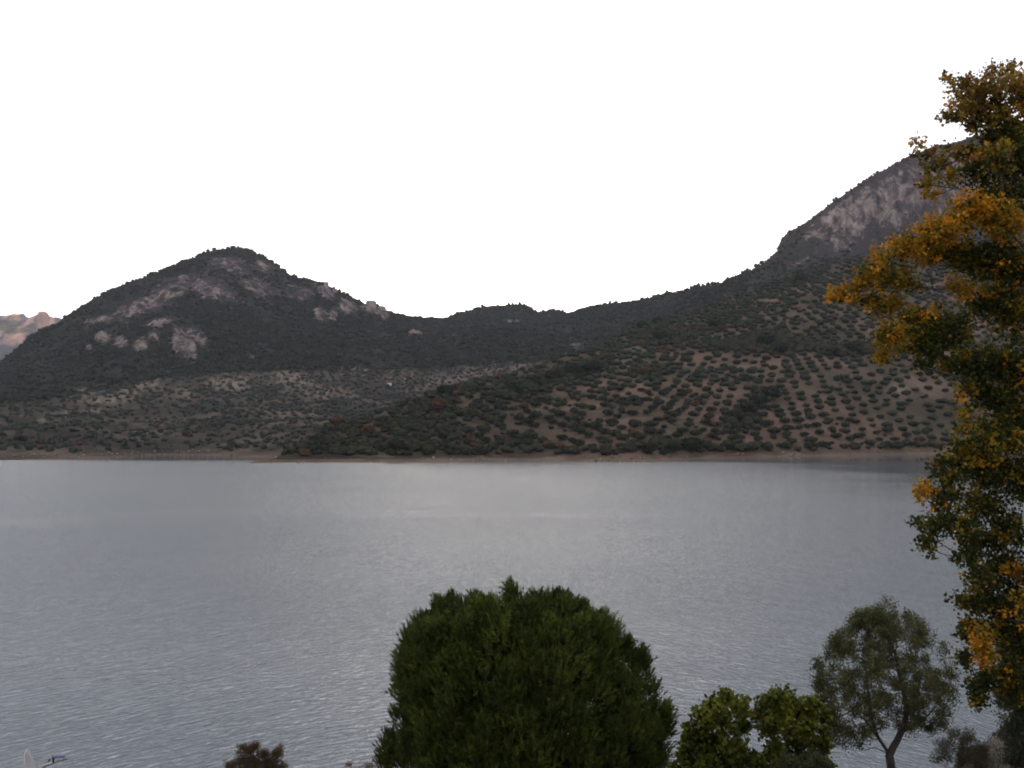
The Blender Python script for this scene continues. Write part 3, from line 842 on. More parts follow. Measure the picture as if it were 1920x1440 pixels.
for (px, py, s, lb) in [
    (1296, 848, 1.15, "biggest dark round tree at the water's edge left of the reddish bare patch"),
    (1262, 850, .8, "dark bushy tree on the shore just left of the biggest dark round one"),
    (1218, 851, .75, "green bushy tree on the shore, second to the left of the biggest dark round one"),
    (1445, 748, 1.25, "broad dark tree at the upper end of the slanting thicket among the olive rows"),
    (1422, 762, 1.2, "dark tree in the middle of the slanting thicket among the olive rows"),
    (1402, 776, 1.1, "dark tree toward the lower end of the slanting thicket among the olive rows"),
    (1380, 792, 1.15, "lowest dark tree of the slanting thicket among the olive rows"),
    (1240, 640, 1.3, "large dark tree on the crest above the pale bare patch"),
    (1205, 618, 1.0, "dark tree standing on the skyline end of the olive hill"),
    (1232, 608, 1.0, "dark crest tree a little right of the skyline end of the olive hill"),
    (1435, 652, 1.5, "large dark tree in the middle of the level hedge across the hillside"),
    (1465, 664, 1.1, "dark tree right of the large one in the level hedge"),
    (1600, 664, 1.5, "wide dark tree at the right of the level hedge, by the orange leaves"),
    (1560, 668, 1.1, "dark tree left of the wide one near the orange leaves"),
    (1340, 618, 1.4, "dark tree standing alone under the upper crest of the olive hill"),
    (1500, 530, 1.2, "dark tree high up where the olives meet the bare mountain"),
    (1110, 700, 1.4, "dark tree at the right end of the long thicket on the shoulder"),
    (1075, 708, 1.5, "dark tree in the right half of the long thicket on the shoulder"),
    (1040, 718, 1.4, "dark tree in the middle of the long thicket on the shoulder"),
    (1000, 728, 1.3, "dark tree in the left half of the long thicket on the shoulder"),
    (965, 742, 1.2, "dark tree at the left end of the long thicket on the shoulder"),
    (742, 850, 1.0, "dark olive-green tree low on the scrubby point near the beach"),
    (600, 845, .8, "dark tree near the left tip of the scrubby point"),
    (835, 742, 1.0, "dark tree on the skyline of the scrubby point")]:
    put(random.choice(dark_me), px, py, s, lb, "tree", G_, "oak_tree")
for (px, py, s, lb, m_) in [
    (632, 800, 1.1, "orange-brown autumn tree on the left skyline of the scrubby point", 0),
    (655, 790, .9, "dull red tree just right of the orange-brown one on the scrubby point", 0),
    (820, 772, 1.3, "rust-brown tree in the middle of the scrubby point", 0),
    (690, 815, 1.0, "reddish-brown bush below the orange-brown tree on the scrubby point", 0),
    (1210, 706, 1.2, "yellow-green tree among the olives under the pale bare patch", 1),
    (1190, 700, .9, "smaller yellow-green tree left of the other one under the pale patch", 1),
    (1350, 622, 1.0, "reddish shrubby tree beside the lone dark one under the upper crest", 0)]:
    put(rust_me[m_], px, py, s, lb, "tree", "autumn coloured trees on the hillside", "autumn_tree")

# ------------------------------------------------------------------ crags on the ridge and the far pinnacle
def crag(name, px, py, Y, w, h, label, cat, group, seed, col=(0.24, 0.20, 0.18), depth=None):
    r_ = np.random.default_rng(seed)
    v, f = ico(3)
    n1 = fbm(v[:, 0] * 2 + seed, v[:, 1] * 2 + v[:, 2], 4, seed) - .5
    box = np.sign(v) * np.abs(v) ** 0.4
    V = box * (1 + 0.5 * n1[:, None]) * np.array([w / 2, (depth or w) / 2, h / 2])
    V[:, 2] += h * 0.25
    # vertical fluting
    a = np.arctan2(v[:, 1], v[:, 0])
    V[:, :2] *= (1 + 0.10 * np.sin(a * 9 + seed))[:, None]
    c = np.array(col) * (0.8 + 0.5 * fbm(V[:, 0] / 5, V[:, 2] / 9, 3, seed))[:, None]
    me = mesh_np(name, V, f, 3, M_crag, colors=c, smooth=False, attrs={"rock": np.full(len(V), 0.0)})
    o = link(name, me); o.location = P(px, py, Y); tag(o, label, cat, group)
M_crag = mat_terrain("crag_rock", bump=0.5, cell=0.2)
GC = "pale limestone crags on the ridge"
for (px, py, w, h, lb) in [(612, 538, 7, 11, "tallest pale crag, a blocky tooth on the ridge right of the peak"),
                           (628, 549, 8, 9, "leaning pale crag just below the tallest tooth on the ridge"),
                           (648, 562, 9, 8, "broad pale crag where the ridge falls toward the saddle"),
                           (590, 535, 6, 5, "small pale crag left of the tallest tooth on the ridge"),
                           (696, 580, 18, 20, "tawny crag below the skyline near the saddle"),
                           (716, 588, 14, 18, "grey crag right of the tawny one near the saddle")]:
    crag("crag", px, py, float(np.interp(px, [a[0] for a in ridge], [a[2] for a in ridge])) - 14, w, h, lb, "crag", GC, px)
crag("rock_pinnacle", 80, 622, 4060, 28, 104, "square pink rock tower standing up from the far cliff at the left edge", "rock tower", None, 5, col=(0.40, 0.25, 0.19), depth=60)  # pink carries the same painted sunlight as the cliff

# small white farmhouse in the valley
def box_me(name, x0, x1, y0, y1, z0, z1, mat):
    V = [(x, y, z) for z in (z0, z1) for (x, y) in ((x0, y0), (x1, y0), (x1, y1), (x0, y1))]
    Fq = [(3, 2, 1, 0), (4, 5, 6, 7), (0, 1, 5, 4), (1, 2, 6, 5), (2, 3, 7, 6), (3, 0, 4, 7)]
    return mesh_np(name, V, Fq, 4, mat)
M_white = mat_simple("whitewash", (0.62, 0.62, 0.60), 0.8, 0.08, 1.0)
M_roof = mat_simple("clay_roof", (0.30, 0.17, 0.12), 0.9, 0.2, 2.0)
M_dark = mat_simple("window_dark", (0.03, 0.03, 0.035), 0.4)
h = cast(BV1, 730, 722)
if h is not None:
    fh = empty("farmhouse", h); fh.scale = (.5, .5, .6); tag(fh, "tiny white farmhouse alone in the valley olive groves", "farmhouse")
    link("wall", box_me("wall", -4.5, 4.5, -3, 3, -1.5, 2.8, M_white), fh)
    me = bpy.data.meshes.new("roof")
    me.from_pydata([(-4.9, -3.4, 2.8), (4.9, -3.4, 2.8), (4.9, 3.4, 2.8), (-4.9, 3.4, 2.8), (-4.9, 0, 4.2), (4.9, 0, 4.2)], [], [(0, 1, 5, 4), (2, 3, 4, 5), (0, 4, 3), (1, 2, 5), (3, 2, 1, 0)])
    me.materials.append(M_roof); link("roof", me, fh)
    for x in (-2.6, 2.2): link("window", box_me("window", x - .5, x + .5, -3.03, -2.9, 0.8, 1.9, M_dark), fh)
    link("door", box_me("door", -.5, .5, -3.03, -2.9, -1.2, 1.6, M_dark), fh)

# ------------------------------------------------------------------ foreground trees
def sprays(C0, R3, n_twigs, leaves_per, llen, spread, updir=0.2, wood=None, wr=0.004, inner=0.15):
    """twigs starting inside an ellipsoid and reaching its surface, leaves along them.
    returns centres, dirs"""
    d = unit(rng.normal(size=(n_twigs, 3)) + np.array([0, 0, updir]))
    s0 = rng.uniform(inner, 0.7, (n_twigs, 1)); s1 = s0 + rng.uniform(0.25, 0.5, (n_twigs, 1))
    a = C0 + d * R3 * s0 + rng.normal(0, .08, (n_twigs, 3)) * R3
    dd = unit(d + rng.normal(0, 0.45, (n_twigs, 3)) + np.array([0, 0, updir]))
    b = a + dd * R3 * (s1 - s0)
    u = rng.random((n_twigs, leaves_per))
    Cc = a[:, None] * (1 - u[..., None]) + b[:, None] * u[..., None]
    Cc = Cc + rng.normal(0, spread, Cc.shape)
    Dl = dd[:, None] + rng.normal(0, 0.8, Cc.shape)
    if wood is not None:
        for k in range(0, n_twigs, 3):
            wood.tube([a[k] - dd[k] * R3 * 0.3, b[k]], wr, wr * .4, sides=3)
    return Cc.reshape(-1, 3), Dl.reshape(-1, 3)

def ground(px, Y):
    x = (px - 960) / F * Y
    return np.array([x, Y, float(bank_z(np.array([x]), np.array([Y]))[0])])

# ---- big autumn tree at the right edge
PY = 13.0
base = ground(1985, PY); 
poplar = empty("autumn_poplar", base)
tag(poplar, "tall broadleaf tree turning orange and yellow at the right edge of the picture", "tree")
def rel(p, o): return np.array(p) - np.array(o.location)
GREEN = np.array([0.036, 0.045, 0.009]); YEL = np.array([0.21, 0.145, 0.012]); ORA = np.array([0.44, 0.19, 0.012]); BRN = np.array([0.19, 0.105, 0.025])
# px, py, rx, ry, mix (g, y, o, b), depth offset, density
PB = [(1905, 190, 62, 60, 'b', .0, 1), (1855, 168, 40, 40, 'b', -.2, .55), (1808, 165, 36, 32, 'b', .1, .5), (1782, 150, 18, 20, 'b', 0, .3), (1795, 210, 40, 26, 'b', -.1, .6), (1845, 215, 50, 40, 'by', .2, .9), (1885, 135, 40, 26, 'b', .3, .45),
      (1775, 222, 22, 10, 'b', 0, .5), (1830, 190, 40, 40, 'b', .1, .7),
      (1885, 255, 60, 45, 'gy', 0, 1.1), (1910, 320, 50, 60, 'g', .2, 1.1), (1870, 300, 40, 40, 'by', -.3, .9), (1800, 288, 60, 18, 'by', .1, .7), (1742, 290, 34, 18, 'b', -.1, .35), (1720, 270, 16, 10, 'b', 0, .15), (1760, 312, 46, 14, 'y', .2, .6), (1828, 330, 45, 25, 'g', -.1, .8), (1775, 335, 35, 16, 'y', .1, .45), (1735, 345, 22, 12, 'y', .1, .4),
      (1885, 375, 55, 40, 'g', .1, 1), (1840, 360, 35, 20, 'g', -.1, .6), (1745, 365, 16, 14, 'o', 0, .5),
      (1825, 400, 62, 38, 'o', -.3, 1.2), (1765, 432, 55, 34, 'o', -.2, 1.1), (1880, 425, 55, 42, 'oy', -.2, 1.1), (1705, 468, 48, 30, 'o', -.1, 1.1), (1655, 478, 28, 16, 'o', -.1, .7), (1745, 470, 50, 34, 'oy', .2, 1), (1640, 520, 56, 28, 'oy', 0, 1.1), (1592, 548, 34, 18, 'o', .1, .9), (1565, 560, 18, 9, 'o', .1, .6), (1690, 528, 48, 26, 'y', .1, 1),
      (1620, 565, 40, 14, 'oy', 0, .8), (1668, 575, 45, 22, 'y', .2, 1),
      (1800, 482, 55, 36, 'gy', .1, 1.1), (1860, 500, 60, 50, 'g', 0, 1.3), (1910, 510, 50, 60, 'go', .1, 1.2), (1800, 540, 24, 26, 'o', -.2, .7), (1850, 575, 50, 42, 'g', .1, 1.1), (1905, 600, 46, 60, 'g', 0, 1.1), (1760, 600, 30, 40, 'y', .2, .6), (1715, 610, 45, 34, 'gy', 0, 1.1), (1672, 640, 36, 40, 'y', -.1, 1),
      (1655, 670, 22, 14, 'y', 0, .8), (1740, 650, 55, 36, 'g', .1, 1.2), (1790, 625, 36, 36, 'g', 0, .9), (1815, 680, 46, 34, 'g', -.1, 1.1), (1775, 690, 38, 16, 'g', .1, .8), (1730, 688, 26, 10, 'g', 0, .5), (1860, 690, 56, 46, 'g', 0, 1.2), (1905, 700, 50, 50, 'g', .1, 1.2), (1840, 740, 44, 34, 'g', .1, 1), (1885, 765, 50, 44, 'g', -.1, 1.2), (1812, 735, 20, 20, 'o', 0, .3), (1805, 790, 20, 24, 'y', 0, .5),
      (1870, 825, 56, 40, 'y', -.2, 1.2), (1905, 820, 46, 44, 'gy', .1, 1.2), (1815, 850, 46, 34, 'y', -.1, 1.1), (1780, 880, 42, 32, 'gy', 0, 1.1), (1850, 885, 56, 44, 'gy', .1, 1.2), (1905, 905, 50, 56, 'g', 0, 1.2), (1728, 918, 16, 22, 'o', -.2, .9), (1745, 925, 16, 22, 'o', 0, .4), (1780, 935, 42, 30, 'go', 0, .9), (1840, 955, 50, 38, 'g', .1, 1),
      (1745, 985, 34, 24, 'gy', 0, 1), (1740, 1025, 18, 30, 'y', 0, .9), (1790, 985, 40, 28, 'g', -.1, 1), (1835, 1010, 44, 36, 'g', .1, .9), (1895, 1000, 44, 48, 'g', 0, .9), (1815, 1045, 32, 26, 'g', 0, .9), (1880, 1070, 54, 40, 'g', .1, 1), (1840, 1090, 44, 30, 'g', -.1, .9), (1905, 1070, 34, 16, 'o', -.1, .6),
      (1812, 1130, 30, 22, 'g', 0, .9), (1855, 1140, 50, 36, 'g', .1, 1.1), (1905, 1140, 44, 50, 'g', 0, 1.1), (1820, 1185, 30, 30, 'go', 0, .9), (1862, 1190, 44, 36, 'g', .1, 1), (1841, 1212, 20, 44, 'o', -.5, 1.7), (1905, 1215, 44, 44, 'g', 0, 1), (1815, 1235, 26, 26, 'g', .1, .7), (1870, 1270, 40, 36, 'g', .1, .9), (1835, 1285, 24, 34, 'g', 0, .8), (1835, 1315, 18, 18, 'g', 0, .7), (1905, 1290, 40, 40, 'g', .1, .9)]
# the unseen right half of the crown
for k in range(60):
    PB.append((random.uniform(1950, 2230), random.uniform(150, 1250), random.uniform(50, 75), random.uniform(45, 65), random.choice(['g', 'gy', 'y', 'oy']), random.uniform(-.8, .9), .6))
trunk = Wood()
tp = [base + np.array([0, 0, -0.5]), P(1975, 1300, PY), P(1950, 1000, PY + .1), P(1935, 700, PY), P(1940, 400, PY + .15), P(1925, 200, PY)]
tpts = trunk.tube([rel(q, poplar) for q in tp], 0.17, 0.02, sides=10)
trunk.build("trunk", M_bark_pale, poplar)
limbs = Wood(); twigs = Wood(); limb_nodes = []
groups = {}
for (px, py, rx, ry, mx_, dz, den) in PB:
    if py > 800: mx_ = {'y': 'gy', 'gy': 'g'}.get(mx_, mx_)
    c0 = P(px, py, PY + dz * 1.3)
    sc_ = PY / F
    R3 = np.array([rx, (rx + ry) * .5, ry]) * sc_ * 1.0
    cr_ = rel(c0, poplar)
    limb_nodes.append(cr_)
    area = rx * ry / 3600.0
    nt_ = max(5, int(120 * area * den + 4))
    C_, D_ = sprays(cr_, R3 * 1.05, nt_, 15, .07, 0.040, 0.25, wood=twigs if den < 1 else None, wr=.005)
    n = len(C_)
    wts = {'g': (.76, .21, .02, .01), 'gy': (.5, .45, .05, 0), 'y': (.2, .65, .13, .02), 'oy': (.12, .6, .28, 0), 'o': (.06, .40, .52, .02), 'b': (.15, .25, .08, .52), 'by': (.3, .35, .05, .3), 'go': (.7, .1, .2, 0)}[mx_]
    # colour changes per spray rather than per leaf
    ch = np.repeat(rng.choice(4, size=nt_, p=wts), 15)
    flip = rng.random(n) < .08
    ch = np.where(flip, rng.choice(4, size=n, p=wts), ch)
    cl = np.stack([GREEN, YEL, ORA, BRN])[ch] * rng.uniform(.75, 1.15, (n, 1)) * np.repeat(rng.uniform(.75, 1.2, (nt_, 1)), 15, 0)
    key = {'g': 'g', 'gy': 'g', 'go': 'g', 'y': 'y', 'oy': 'o', 'o': 'o', 'b': 'b', 'by': 'b'}[mx_]
    groups.setdefault(key, []).append((C_, D_, cl))
grow(tpts[3:], limb_nodes, 0.0075, 5, limbs, .05, .03)
limbs.build("branches", M_bark_dark, poplar)
tag(twigs.build("twigs", M_bark_dark, poplar), kind="stuff")
for key, lb in (('g', "dark green leaves"), ('y', "yellow-green leaves"), ('o', "bright orange leaves"), ('b', "brownish thin leaves at the top")):
    C_ = np.concatenate([q[0] for q in groups[key]]); D_ = np.concatenate([q[1] for q in groups[key]]); cl = np.concatenate([q[2] for q in groups[key]])
    n = len(C_)
    L_ = rng.uniform(.035, .066, n)
    o = link("crown", leaves_mesh("crown", C_, D_, L_, L_ * rng.uniform(.7, .95, n), cl, M_leaf), poplar)
    o["label"] = lb; o["kind"] = "stuff"

# ---- round pine in the middle
PN = 22.0
pbase = ground(985, PN)
pine = empty("pine_tree", pbase)
tag(pine, "large round bushy pine at the bottom centre in front of the lake", "tree")
sil = [(1108, 940, 990), (1124, 860, 1050), (1150, 815, 1105), (1185, 787, 1140), (1230, 757, 1150), (1270, 752, 1180), (1310, 752, 1215), (1350, 755, 1238), (1400, 748, 1240), (1440, 735, 1235), (1500, 730, 1240), (1560, 750, 1220), (1620, 820, 1140), (1660, 900, 1060)]
sp_ = np.array([q[0] for q in sil], float); sl = np.array([q[1] for q in sil], float); sr = np.array([q[2] for q in sil], float)
lobes = []
tries = 0
while len(lobes) < 330 and tries < 20000:
    tries += 1
    py = random.uniform(1125, 1660)
    l_, r_ = np.interp(py, sp_, sl), np.interp(py, sp_, sr)
    cx = (l_ + r_) / 2; hw = (r_ - l_) / 2
    ph = random.uniform(0, 6.283)
    if math.sin(ph) > 0.5 and random.random() < .5: continue      # fewer at the back
    rr = random.choice([random.uniform(.78, .90), random.uniform(.66, .90), random.uniform(.4, .8)])
    x = cx + hw * rr * math.cos(ph); dep = hw * rr * math.sin(ph) / F * PN * 0.9
    lobes.append((x, py, dep, random.uniform(30, 56) if py > 1175 else random.uniform(18, 30)))
for (x, y, d, r_) in [(962, 1122, 0, 16), (966, 1112, 0, 9), (1035, 1132, -.2, 22), (1048, 1124, 0, 16), (850, 1138, 0, 26), (825, 1140, .2, 18), (890, 1136, -.2, 20), (1082, 1142, .1, 14), (1088, 1150, 0, 22), (1120, 1168, 0, 22), (1136, 1180, .1, 16), (800, 1170, 0, 20), (775, 1200, 0, 20), (760, 1232, .1, 18),
                      (1166, 1210, 0, 12), (1172, 1230, .1, 16), (1192, 1222, .2, 12), (1198, 1240, 0, 18), (1215, 1290, 0, 18), (1235, 1332, 0, 18), (1246, 1340, .2, 14), (1244, 1375, 0, 18), (755, 1290, 0, 18), (752, 1340, .1, 16), (728, 1395, 0, 14), (733, 1415, .1, 20), (722, 1430, 0, 14), (1232, 1420, 0, 18),
                      (925, 1135, 0, 18), (995, 1132, 0, 20), (1010, 1128, .1, 14)]:
    lobes.append((x, y, d, r_))
for k in range(70):
    a_ = random.uniform(0, 6.28); q_ = random.random() ** .5 * 150
    lobes.append((990 + q_ * math.cos(a_), 1200 + random.random() * 330, q_ * math.sin(a_) / F * PN * .7, random.uniform(30, 50)))
for (x, y) in [(962, 1118), (850, 1140), (828, 1146), (1046, 1136), (1086, 1152), (890, 1140), (1010, 1140), (1136, 1190), (800, 1178), (1172, 1222), (1200, 1240), (776, 1212), (1244, 1345), (735, 1398)]:
    for q_ in range(4): lobes.append((x + random.uniform(-3, 3), y + 16 - q_ * 13, random.uniform(-.3, .3), 15 - q_ * 3.2))
for k in range(46):
    py = random.uniform(1190, 1420)
    l_, r_ = np.interp(py, sp_, sl), np.interp(py, sp_, sr)
    ph = random.uniform(-3.1, 0.1); hw = (r_ - l_) / 2
    x = (l_ + r_) / 2 + hw * .93 * math.cos(ph); dep = hw * .95 * math.sin(ph) / F * PN * .9
    for q_ in range(4):
        lobes.append((x + random.uniform(-4, 4), py + 26 - q_ * 19, dep, 24 - q_ * 4.5))
shoots_p = []; shoots_d = []; shade = []; tone = []
pw = Wood()
axis_top = rel(P(975, 1180, PN), pine)
pw.tube([np.array([0, 0, -.4]), np.array([0.05, 0, 1.2]), np.array([-.05, 0.05, 3.0]), axis_top], 0.16, 0.03, sides=8)
pw.build("trunk", M_bark, pine)
pbw = Wood()
for (x, y, d, rpx) in lobes:
    c0 = rel(P(x, y, PN + d), pine); R = rpx * PN / F * 1.1
    k = max(0.6, c0[2] - 0.9 - 0.3 * abs(c0[0]))
    s0 = np.array([0, 0, min(k, axis_top[2])])
    if random.random() < .5: pbw.tube([s0, (s0 + c0) / 2 + np.array([0, 0, -.1]), c0], 0.025, 0.008, sides=4)
    nsh = int(22 + 34 * (rpx / 30.0) ** 2)
    dd = unit(rng.normal(size=(nsh, 3)) + np.array([0, -0.1, 0.75]))
    pos = c0 + dd * R * rng.uniform(.55, .95, (nsh, 1))
    out = unit(np.array([c0[0], c0[1], 0.0]) + 1e-6)
    di = unit(dd * 0.5 + np.array([0, 0, 1.0]) + out * 0.35 + rng.normal(0, .22, (nsh, 3)))
    shoots_p.append(pos); shoots_d.append(di); tone.append(np.full(nsh, random.random() ** 1.3))
pbw.build("branches", M_bark, pine)
SPt = np.concatenate(shoots_p); SPt[:, 2] -= 0.17; SD = np.concatenate(shoots_d)
ns = len(SPt); K = 24
sl_ = rng.uniform(.16, .30, ns)
u = rng.random((ns, K))
nb_ = SPt[:, None] + SD[:, None] * (u * sl_[:, None])[..., None]
nd = unit(SD[:, None] * 1.1 + rng.normal(0, .45, (ns, K, 3)))
ln = rng.uniform(.06, .11, (ns, K))[..., None]
wd = unit(np.cross(nd, rng.normal(size=(ns, K, 3)))) * 0.010
VV = np.stack([nb_ - wd, nb_ + wd, nb_ + nd * ln], 2).reshape(-1, 3)
cs = mixc(np.array([0.034, 0.050, 0.009]) * np.ones((ns, 3)), np.array([0.105, 0.122, 0.022]), np.clip(np.concatenate(tone) ** 1.6 + rng.normal(0, .12, ns), 0, 1)) * rng.uniform(.8, 1.2, (ns, 1))
CC = np.repeat(np.repeat(cs[:, None], K, 1).reshape(-1, 3), 3, 0)
o = link("crown", mesh_np("crown", VV, np.arange(len(VV)).reshape(-1, 3), 3, M_needle, colors=CC), pine); o["kind"] = "stuff"
print("PINE tris", ns * K)

# ---- broad-leaved fig with two lobes
def blob_tree(name, label, Y, base_px, blobs, cols, wts, leaf, aspect, per, dens, trunk_pts, tr0, bark, leaf_mat, spread, upd=0.25, limb_r=.008, twig_wood=True, den_k=34.0, extra=None):
    b0 = ground(base_px, Y)
    T = empty(name, b0); tag(T, label, "tree" if "bush" not in name and "shrub" not in name else "bush")
    w = Wood(); tps = [rel(q, T) if not isinstance(q, tuple) else rel(P(q[0], q[1], Y + (q[2] if len(q) > 2 else 0)), T) for q in trunk_pts]
    tps = [np.array([0, 0, -.3])] + tps
    tpt = w.tube(tps, tr0, tr0 * .35, sides=8)
    w.build("trunk", bark, T)
    lw = Wood(); tw = Wood(); nodes_ = []
    allC, allD, allc = [], [], []
    for (px, py, rx, ry, dz, den) in blobs:
        c0 = rel(P(px, py, Y + dz), T); R3 = np.array([rx, (rx + ry) / 2, ry]) * Y / F
        nodes_.append(c0)
        nt_ = max(4, int(den_k * (rx * ry / 1600.0) * den * dens))
        C_, D_ = sprays(c0, R3, nt_, per, leaf, spread, upd, wood=tw if twig_wood else None, wr=.004)
        n = len(C_)
        ch = np.repeat(rng.choice(len(cols), size=nt_, p=wts(px, py)), per)
        allc.append(np.array(cols)[ch] * rng.uniform(.7, 1.25, (n, 1))); allC.append(C_); allD.append(D_)
    st_ = tpt[int(len(tpt) * .45):]
    if extra: st_ = list(st_) + [rel(q_, T) for q_ in extra]
    grow(st_, nodes_, limb_r, 4, lw, .03, .02)
    lw.build("branches", bark, T)
    if twig_wood: tag(tw.build("twigs", bark, T), kind="stuff")
    C_ = np.concatenate(allC); D_ = np.concatenate(allD); n = len(C_)
    L_ = leaf * rng.uniform(.7, 1.3, n)
    o = link("crown", leaves_mesh("crown", C_, D_, L_, L_ * aspect, np.concatenate(allc), leaf_mat), T); o["kind"] = "stuff"
    return T

fig_b = []
for (px, py, r) in [(1362, 1312, 20), (1340, 1328, 24), (1385, 1325, 18), (1318, 1348, 22), (1350, 1355, 28), (1392, 1362, 16), (1305, 1378, 26), (1335, 1395, 30), (1288, 1400, 18), (1375, 1405, 28), (1300, 1425, 28), (1345, 1440, 34), (1400, 1440, 32),
                    (1420, 1345, 18), (1438, 1322, 20), (1462, 1310, 20), (1480, 1318, 22), (1500, 1335, 22), (1525, 1328, 20), (1542, 1345, 16), (1470, 1350, 28), (1510, 1362, 22), (1440, 1370, 18), (1545, 1375, 12), (1490, 1392, 30), (1535, 1400, 20), (1450, 1410, 22), (1520, 1430, 28), (1470, 1440, 34), (1430, 1460, 40), (1500, 1470, 40), (1340, 1480, 40), (1550, 1440, 16), (1280, 1450, 24)]:
    fig_b.append((px, py, r * 1.12, r, random.uniform(-.5, .5), 1.0))
blob_tree("fig_tree", "broad-leaved tree with two yellow-green domes between the pine and the feathery tree", 19.0, 1410, fig_b,
          [(0.045, 0.058, 0.008), (0.115, 0.122, 0.013), (0.17, 0.10, 0.014)], lambda px, py: (.40, .56, .04) if py < 1365 else (.66, .335, .005), 0.10, 0.85, 10, 1.0, [(1412, 1520), (1415, 1440)], 0.12, M_bark, M_leaf, 0.05, den_k=85.0)

# ---- feathery tree with dark forked trunk
sal_b = []
for k in range(420):
    py = random.uniform(1150, 1395)
    hw = float(np.interp(py, [1120, 1160, 1200, 1250, 1310, 1360, 1400], [16, 58, 100, 128, 130, 120, 92]))
    cx = float(np.interp(py, [1120, 1200, 1300, 1400], [1662, 1662, 1658, 1645]))
    u_ = random.uniform(-1, 1)
    if py > 1372 and u_ > -.1 : continue
    sal_b.append((cx + hw * u_, py, random.uniform(8, 17), random.uniform(9, 18), random.uniform(-1, 1) * math.sqrt(max(0.05, 1 - u_ * u_)) * hw * 27 / F, random.uniform(.4, 1)))
for (px, py, r) in [(1662, 1130, 12), (1650, 1140, 12), (1675, 1142, 12), (1596, 1170, 9), (1600, 1185, 12), (1718, 1168, 14), (1730, 1180, 16), (1535, 1245, 12), (1540, 1258, 14), (1775, 1260, 12), (1780, 1300, 12), (1590, 1395, 14), (1612, 1400, 12), (1575, 1370, 14), (1560, 1350, 14), (1740, 1360, 16), (1765, 1345, 14)]:
    sal_b.append((px, py, r, r, random.uniform(-.4, .4), .8))
ft = blob_tree("feathery_tree", "fine-leaved grey-green tree with a dark forked trunk near the right corner", 27.0, 1672, sal_b,
          [(0.052, 0.056, 0.018), (0.095, 0.094, 0.030), (0.10, 0.085, 0.036)], lambda px, py: (.5, .38, .12), 0.075, 0.34, 16, 1.0, [(1671, 1440), (1668, 1415), (1690, 1372), (1700, 1330), (1690, 1280), (1678, 1220)], 0.125, M_bark_dark, M_leaf, 0.06, upd=.45, limb_r=.0035, den_k=108.0, extra=[P(a_, b_, 27.0) for a_, b_ in [(1648, 1385), (1635, 1365), (1622, 1350), (1600, 1330), (1570, 1290), (1730, 1350), (1760, 1320), (1632, 1340), (1625, 1270), (1618, 1220), (1720, 1290), (1735, 1240)]])
fk = Wood()
o_ = ft
for pts in ([(1668, 1415), (1648, 1385), (1622, 1350), (1600, 1330), (1570, 1290)], [(1690, 1372), (1730, 1350), (1760, 1320)], [(1648, 1385), (1632, 1340), (1625, 1270), (1618, 1220)], [(1700, 1330), (1720, 1290), (1735, 1240)], [(1668, 1415), (1640, 1402), (1620, 1408)]):
    fk.tube([rel(P(a, b, 27.0), o_) for a, b in pts], .05 if pts[1][0] != 1640 else .015, .008, sides=6)
fk.build("limb", M_bark_dark, o_)

# ---- shrubs
def shrub(name, label, px, Y, top, w, h_extra, cols, n_b, leaf, aspect, den=1.0, upd=.8, seed=0, Rk=(14, 24)):
    bl = []
    for k in range(n_b):
        v = random.random(); py = top + 12 + v * h_extra
        hw = w * (0.35 + 0.65 * min(1, v * 2.2))
        bl.append((px + random.uniform(-1, 1) * hw, py, random.uniform(*Rk), random.uniform(*Rk), random.uniform(-.6, .6), den))
    return blob_tree(name, label, Y, px, bl, cols, lambda a, b: [1.0 / len(cols)] * len(cols), leaf, aspect, 12, 1.0, [(px, top + h_extra + 10), (px, top + h_extra * .6)], .05, M_bark, M_leaf, 0.04, upd=upd, limb_r=.005, den_k=110.0)
RUST = [(0.115, 0.062, 0.032), (0.095, 0.060, 0.030), (0.070, 0.058, 0.028)]
blr = [(470, 1412, 14, 12, 0, 1), (478, 1402, 10, 9, 0, .9), (455, 1412, 10, 14, .1, .8), (495, 1418, 12, 12, 0, .9), (518, 1420, 12, 14, 0, 1), (526, 1408, 5, 10, 0, .5), (450, 1430, 14, 10, 0, 1), (475, 1432, 18, 12, 0, 1), (505, 1435, 18, 12, 0, 1), (432, 1440, 12, 10, 0, .9), (530, 1442, 12, 9, 0, .9), (470, 1462, 40, 22, 0, 1), (510, 1465, 34, 22, 0, 1), (430, 1470, 26, 20, 0, 1)]
blr = [(a_, b_, c_ * 1.35, d_ * 1.3, e_, f_) for (a_, b_, c_, d_, e_, f_) in blr]
blob_tree("rust_bush", "rust-brown bush poking up at the bottom edge left of the pine", 20.0, 480, blr, RUST, lambda a, b: (.4, .35, .25), .036, .3, 24, 1.0, [(482, 1500), (482, 1440)], .05, M_bark, M_leaf, .03, upd=.8, limb_r=.004, den_k=300.0)
blr = [(655, 1436, 7, 7, 0, 1), (690, 1438, 10, 6, 0, 1), (675, 1452, 22, 10, 0, 1), (665, 1475, 26, 18, 0, 1)]
blob_tree("small_rust_bush", "low pinkish-brown bush tip at the bottom edge beside the pine's left spur", 20.0, 675, blr, [(0.15, 0.085, 0.06), (0.11, 0.08, 0.04)], lambda a, b: (.6, .4), .045, .3, 12, 1.0, [(675, 1500), (675, 1460)], .04, M_bark, M_leaf, .03, upd=.8, limb_r=.004, den_k=300.0)
shrub("dark_bush", "dark rounded bush on the reddish bank right of the forked tree", 1800, 29.5, 1368, 44, 62, [(0.045, 0.045, 0.022), (0.07, 0.055, 0.03)], 30, .05, .35, den=1.4)
shrub("grey_bush", "dull grey-green tree below the orange-leaved crown in the right corner", 1925, 18.0, 1170, 46, 260, [(0.040, 0.050, 0.026), (0.055, 0.06, 0.035)], 60, .06, .4, den=1.2, Rk=(22, 36))
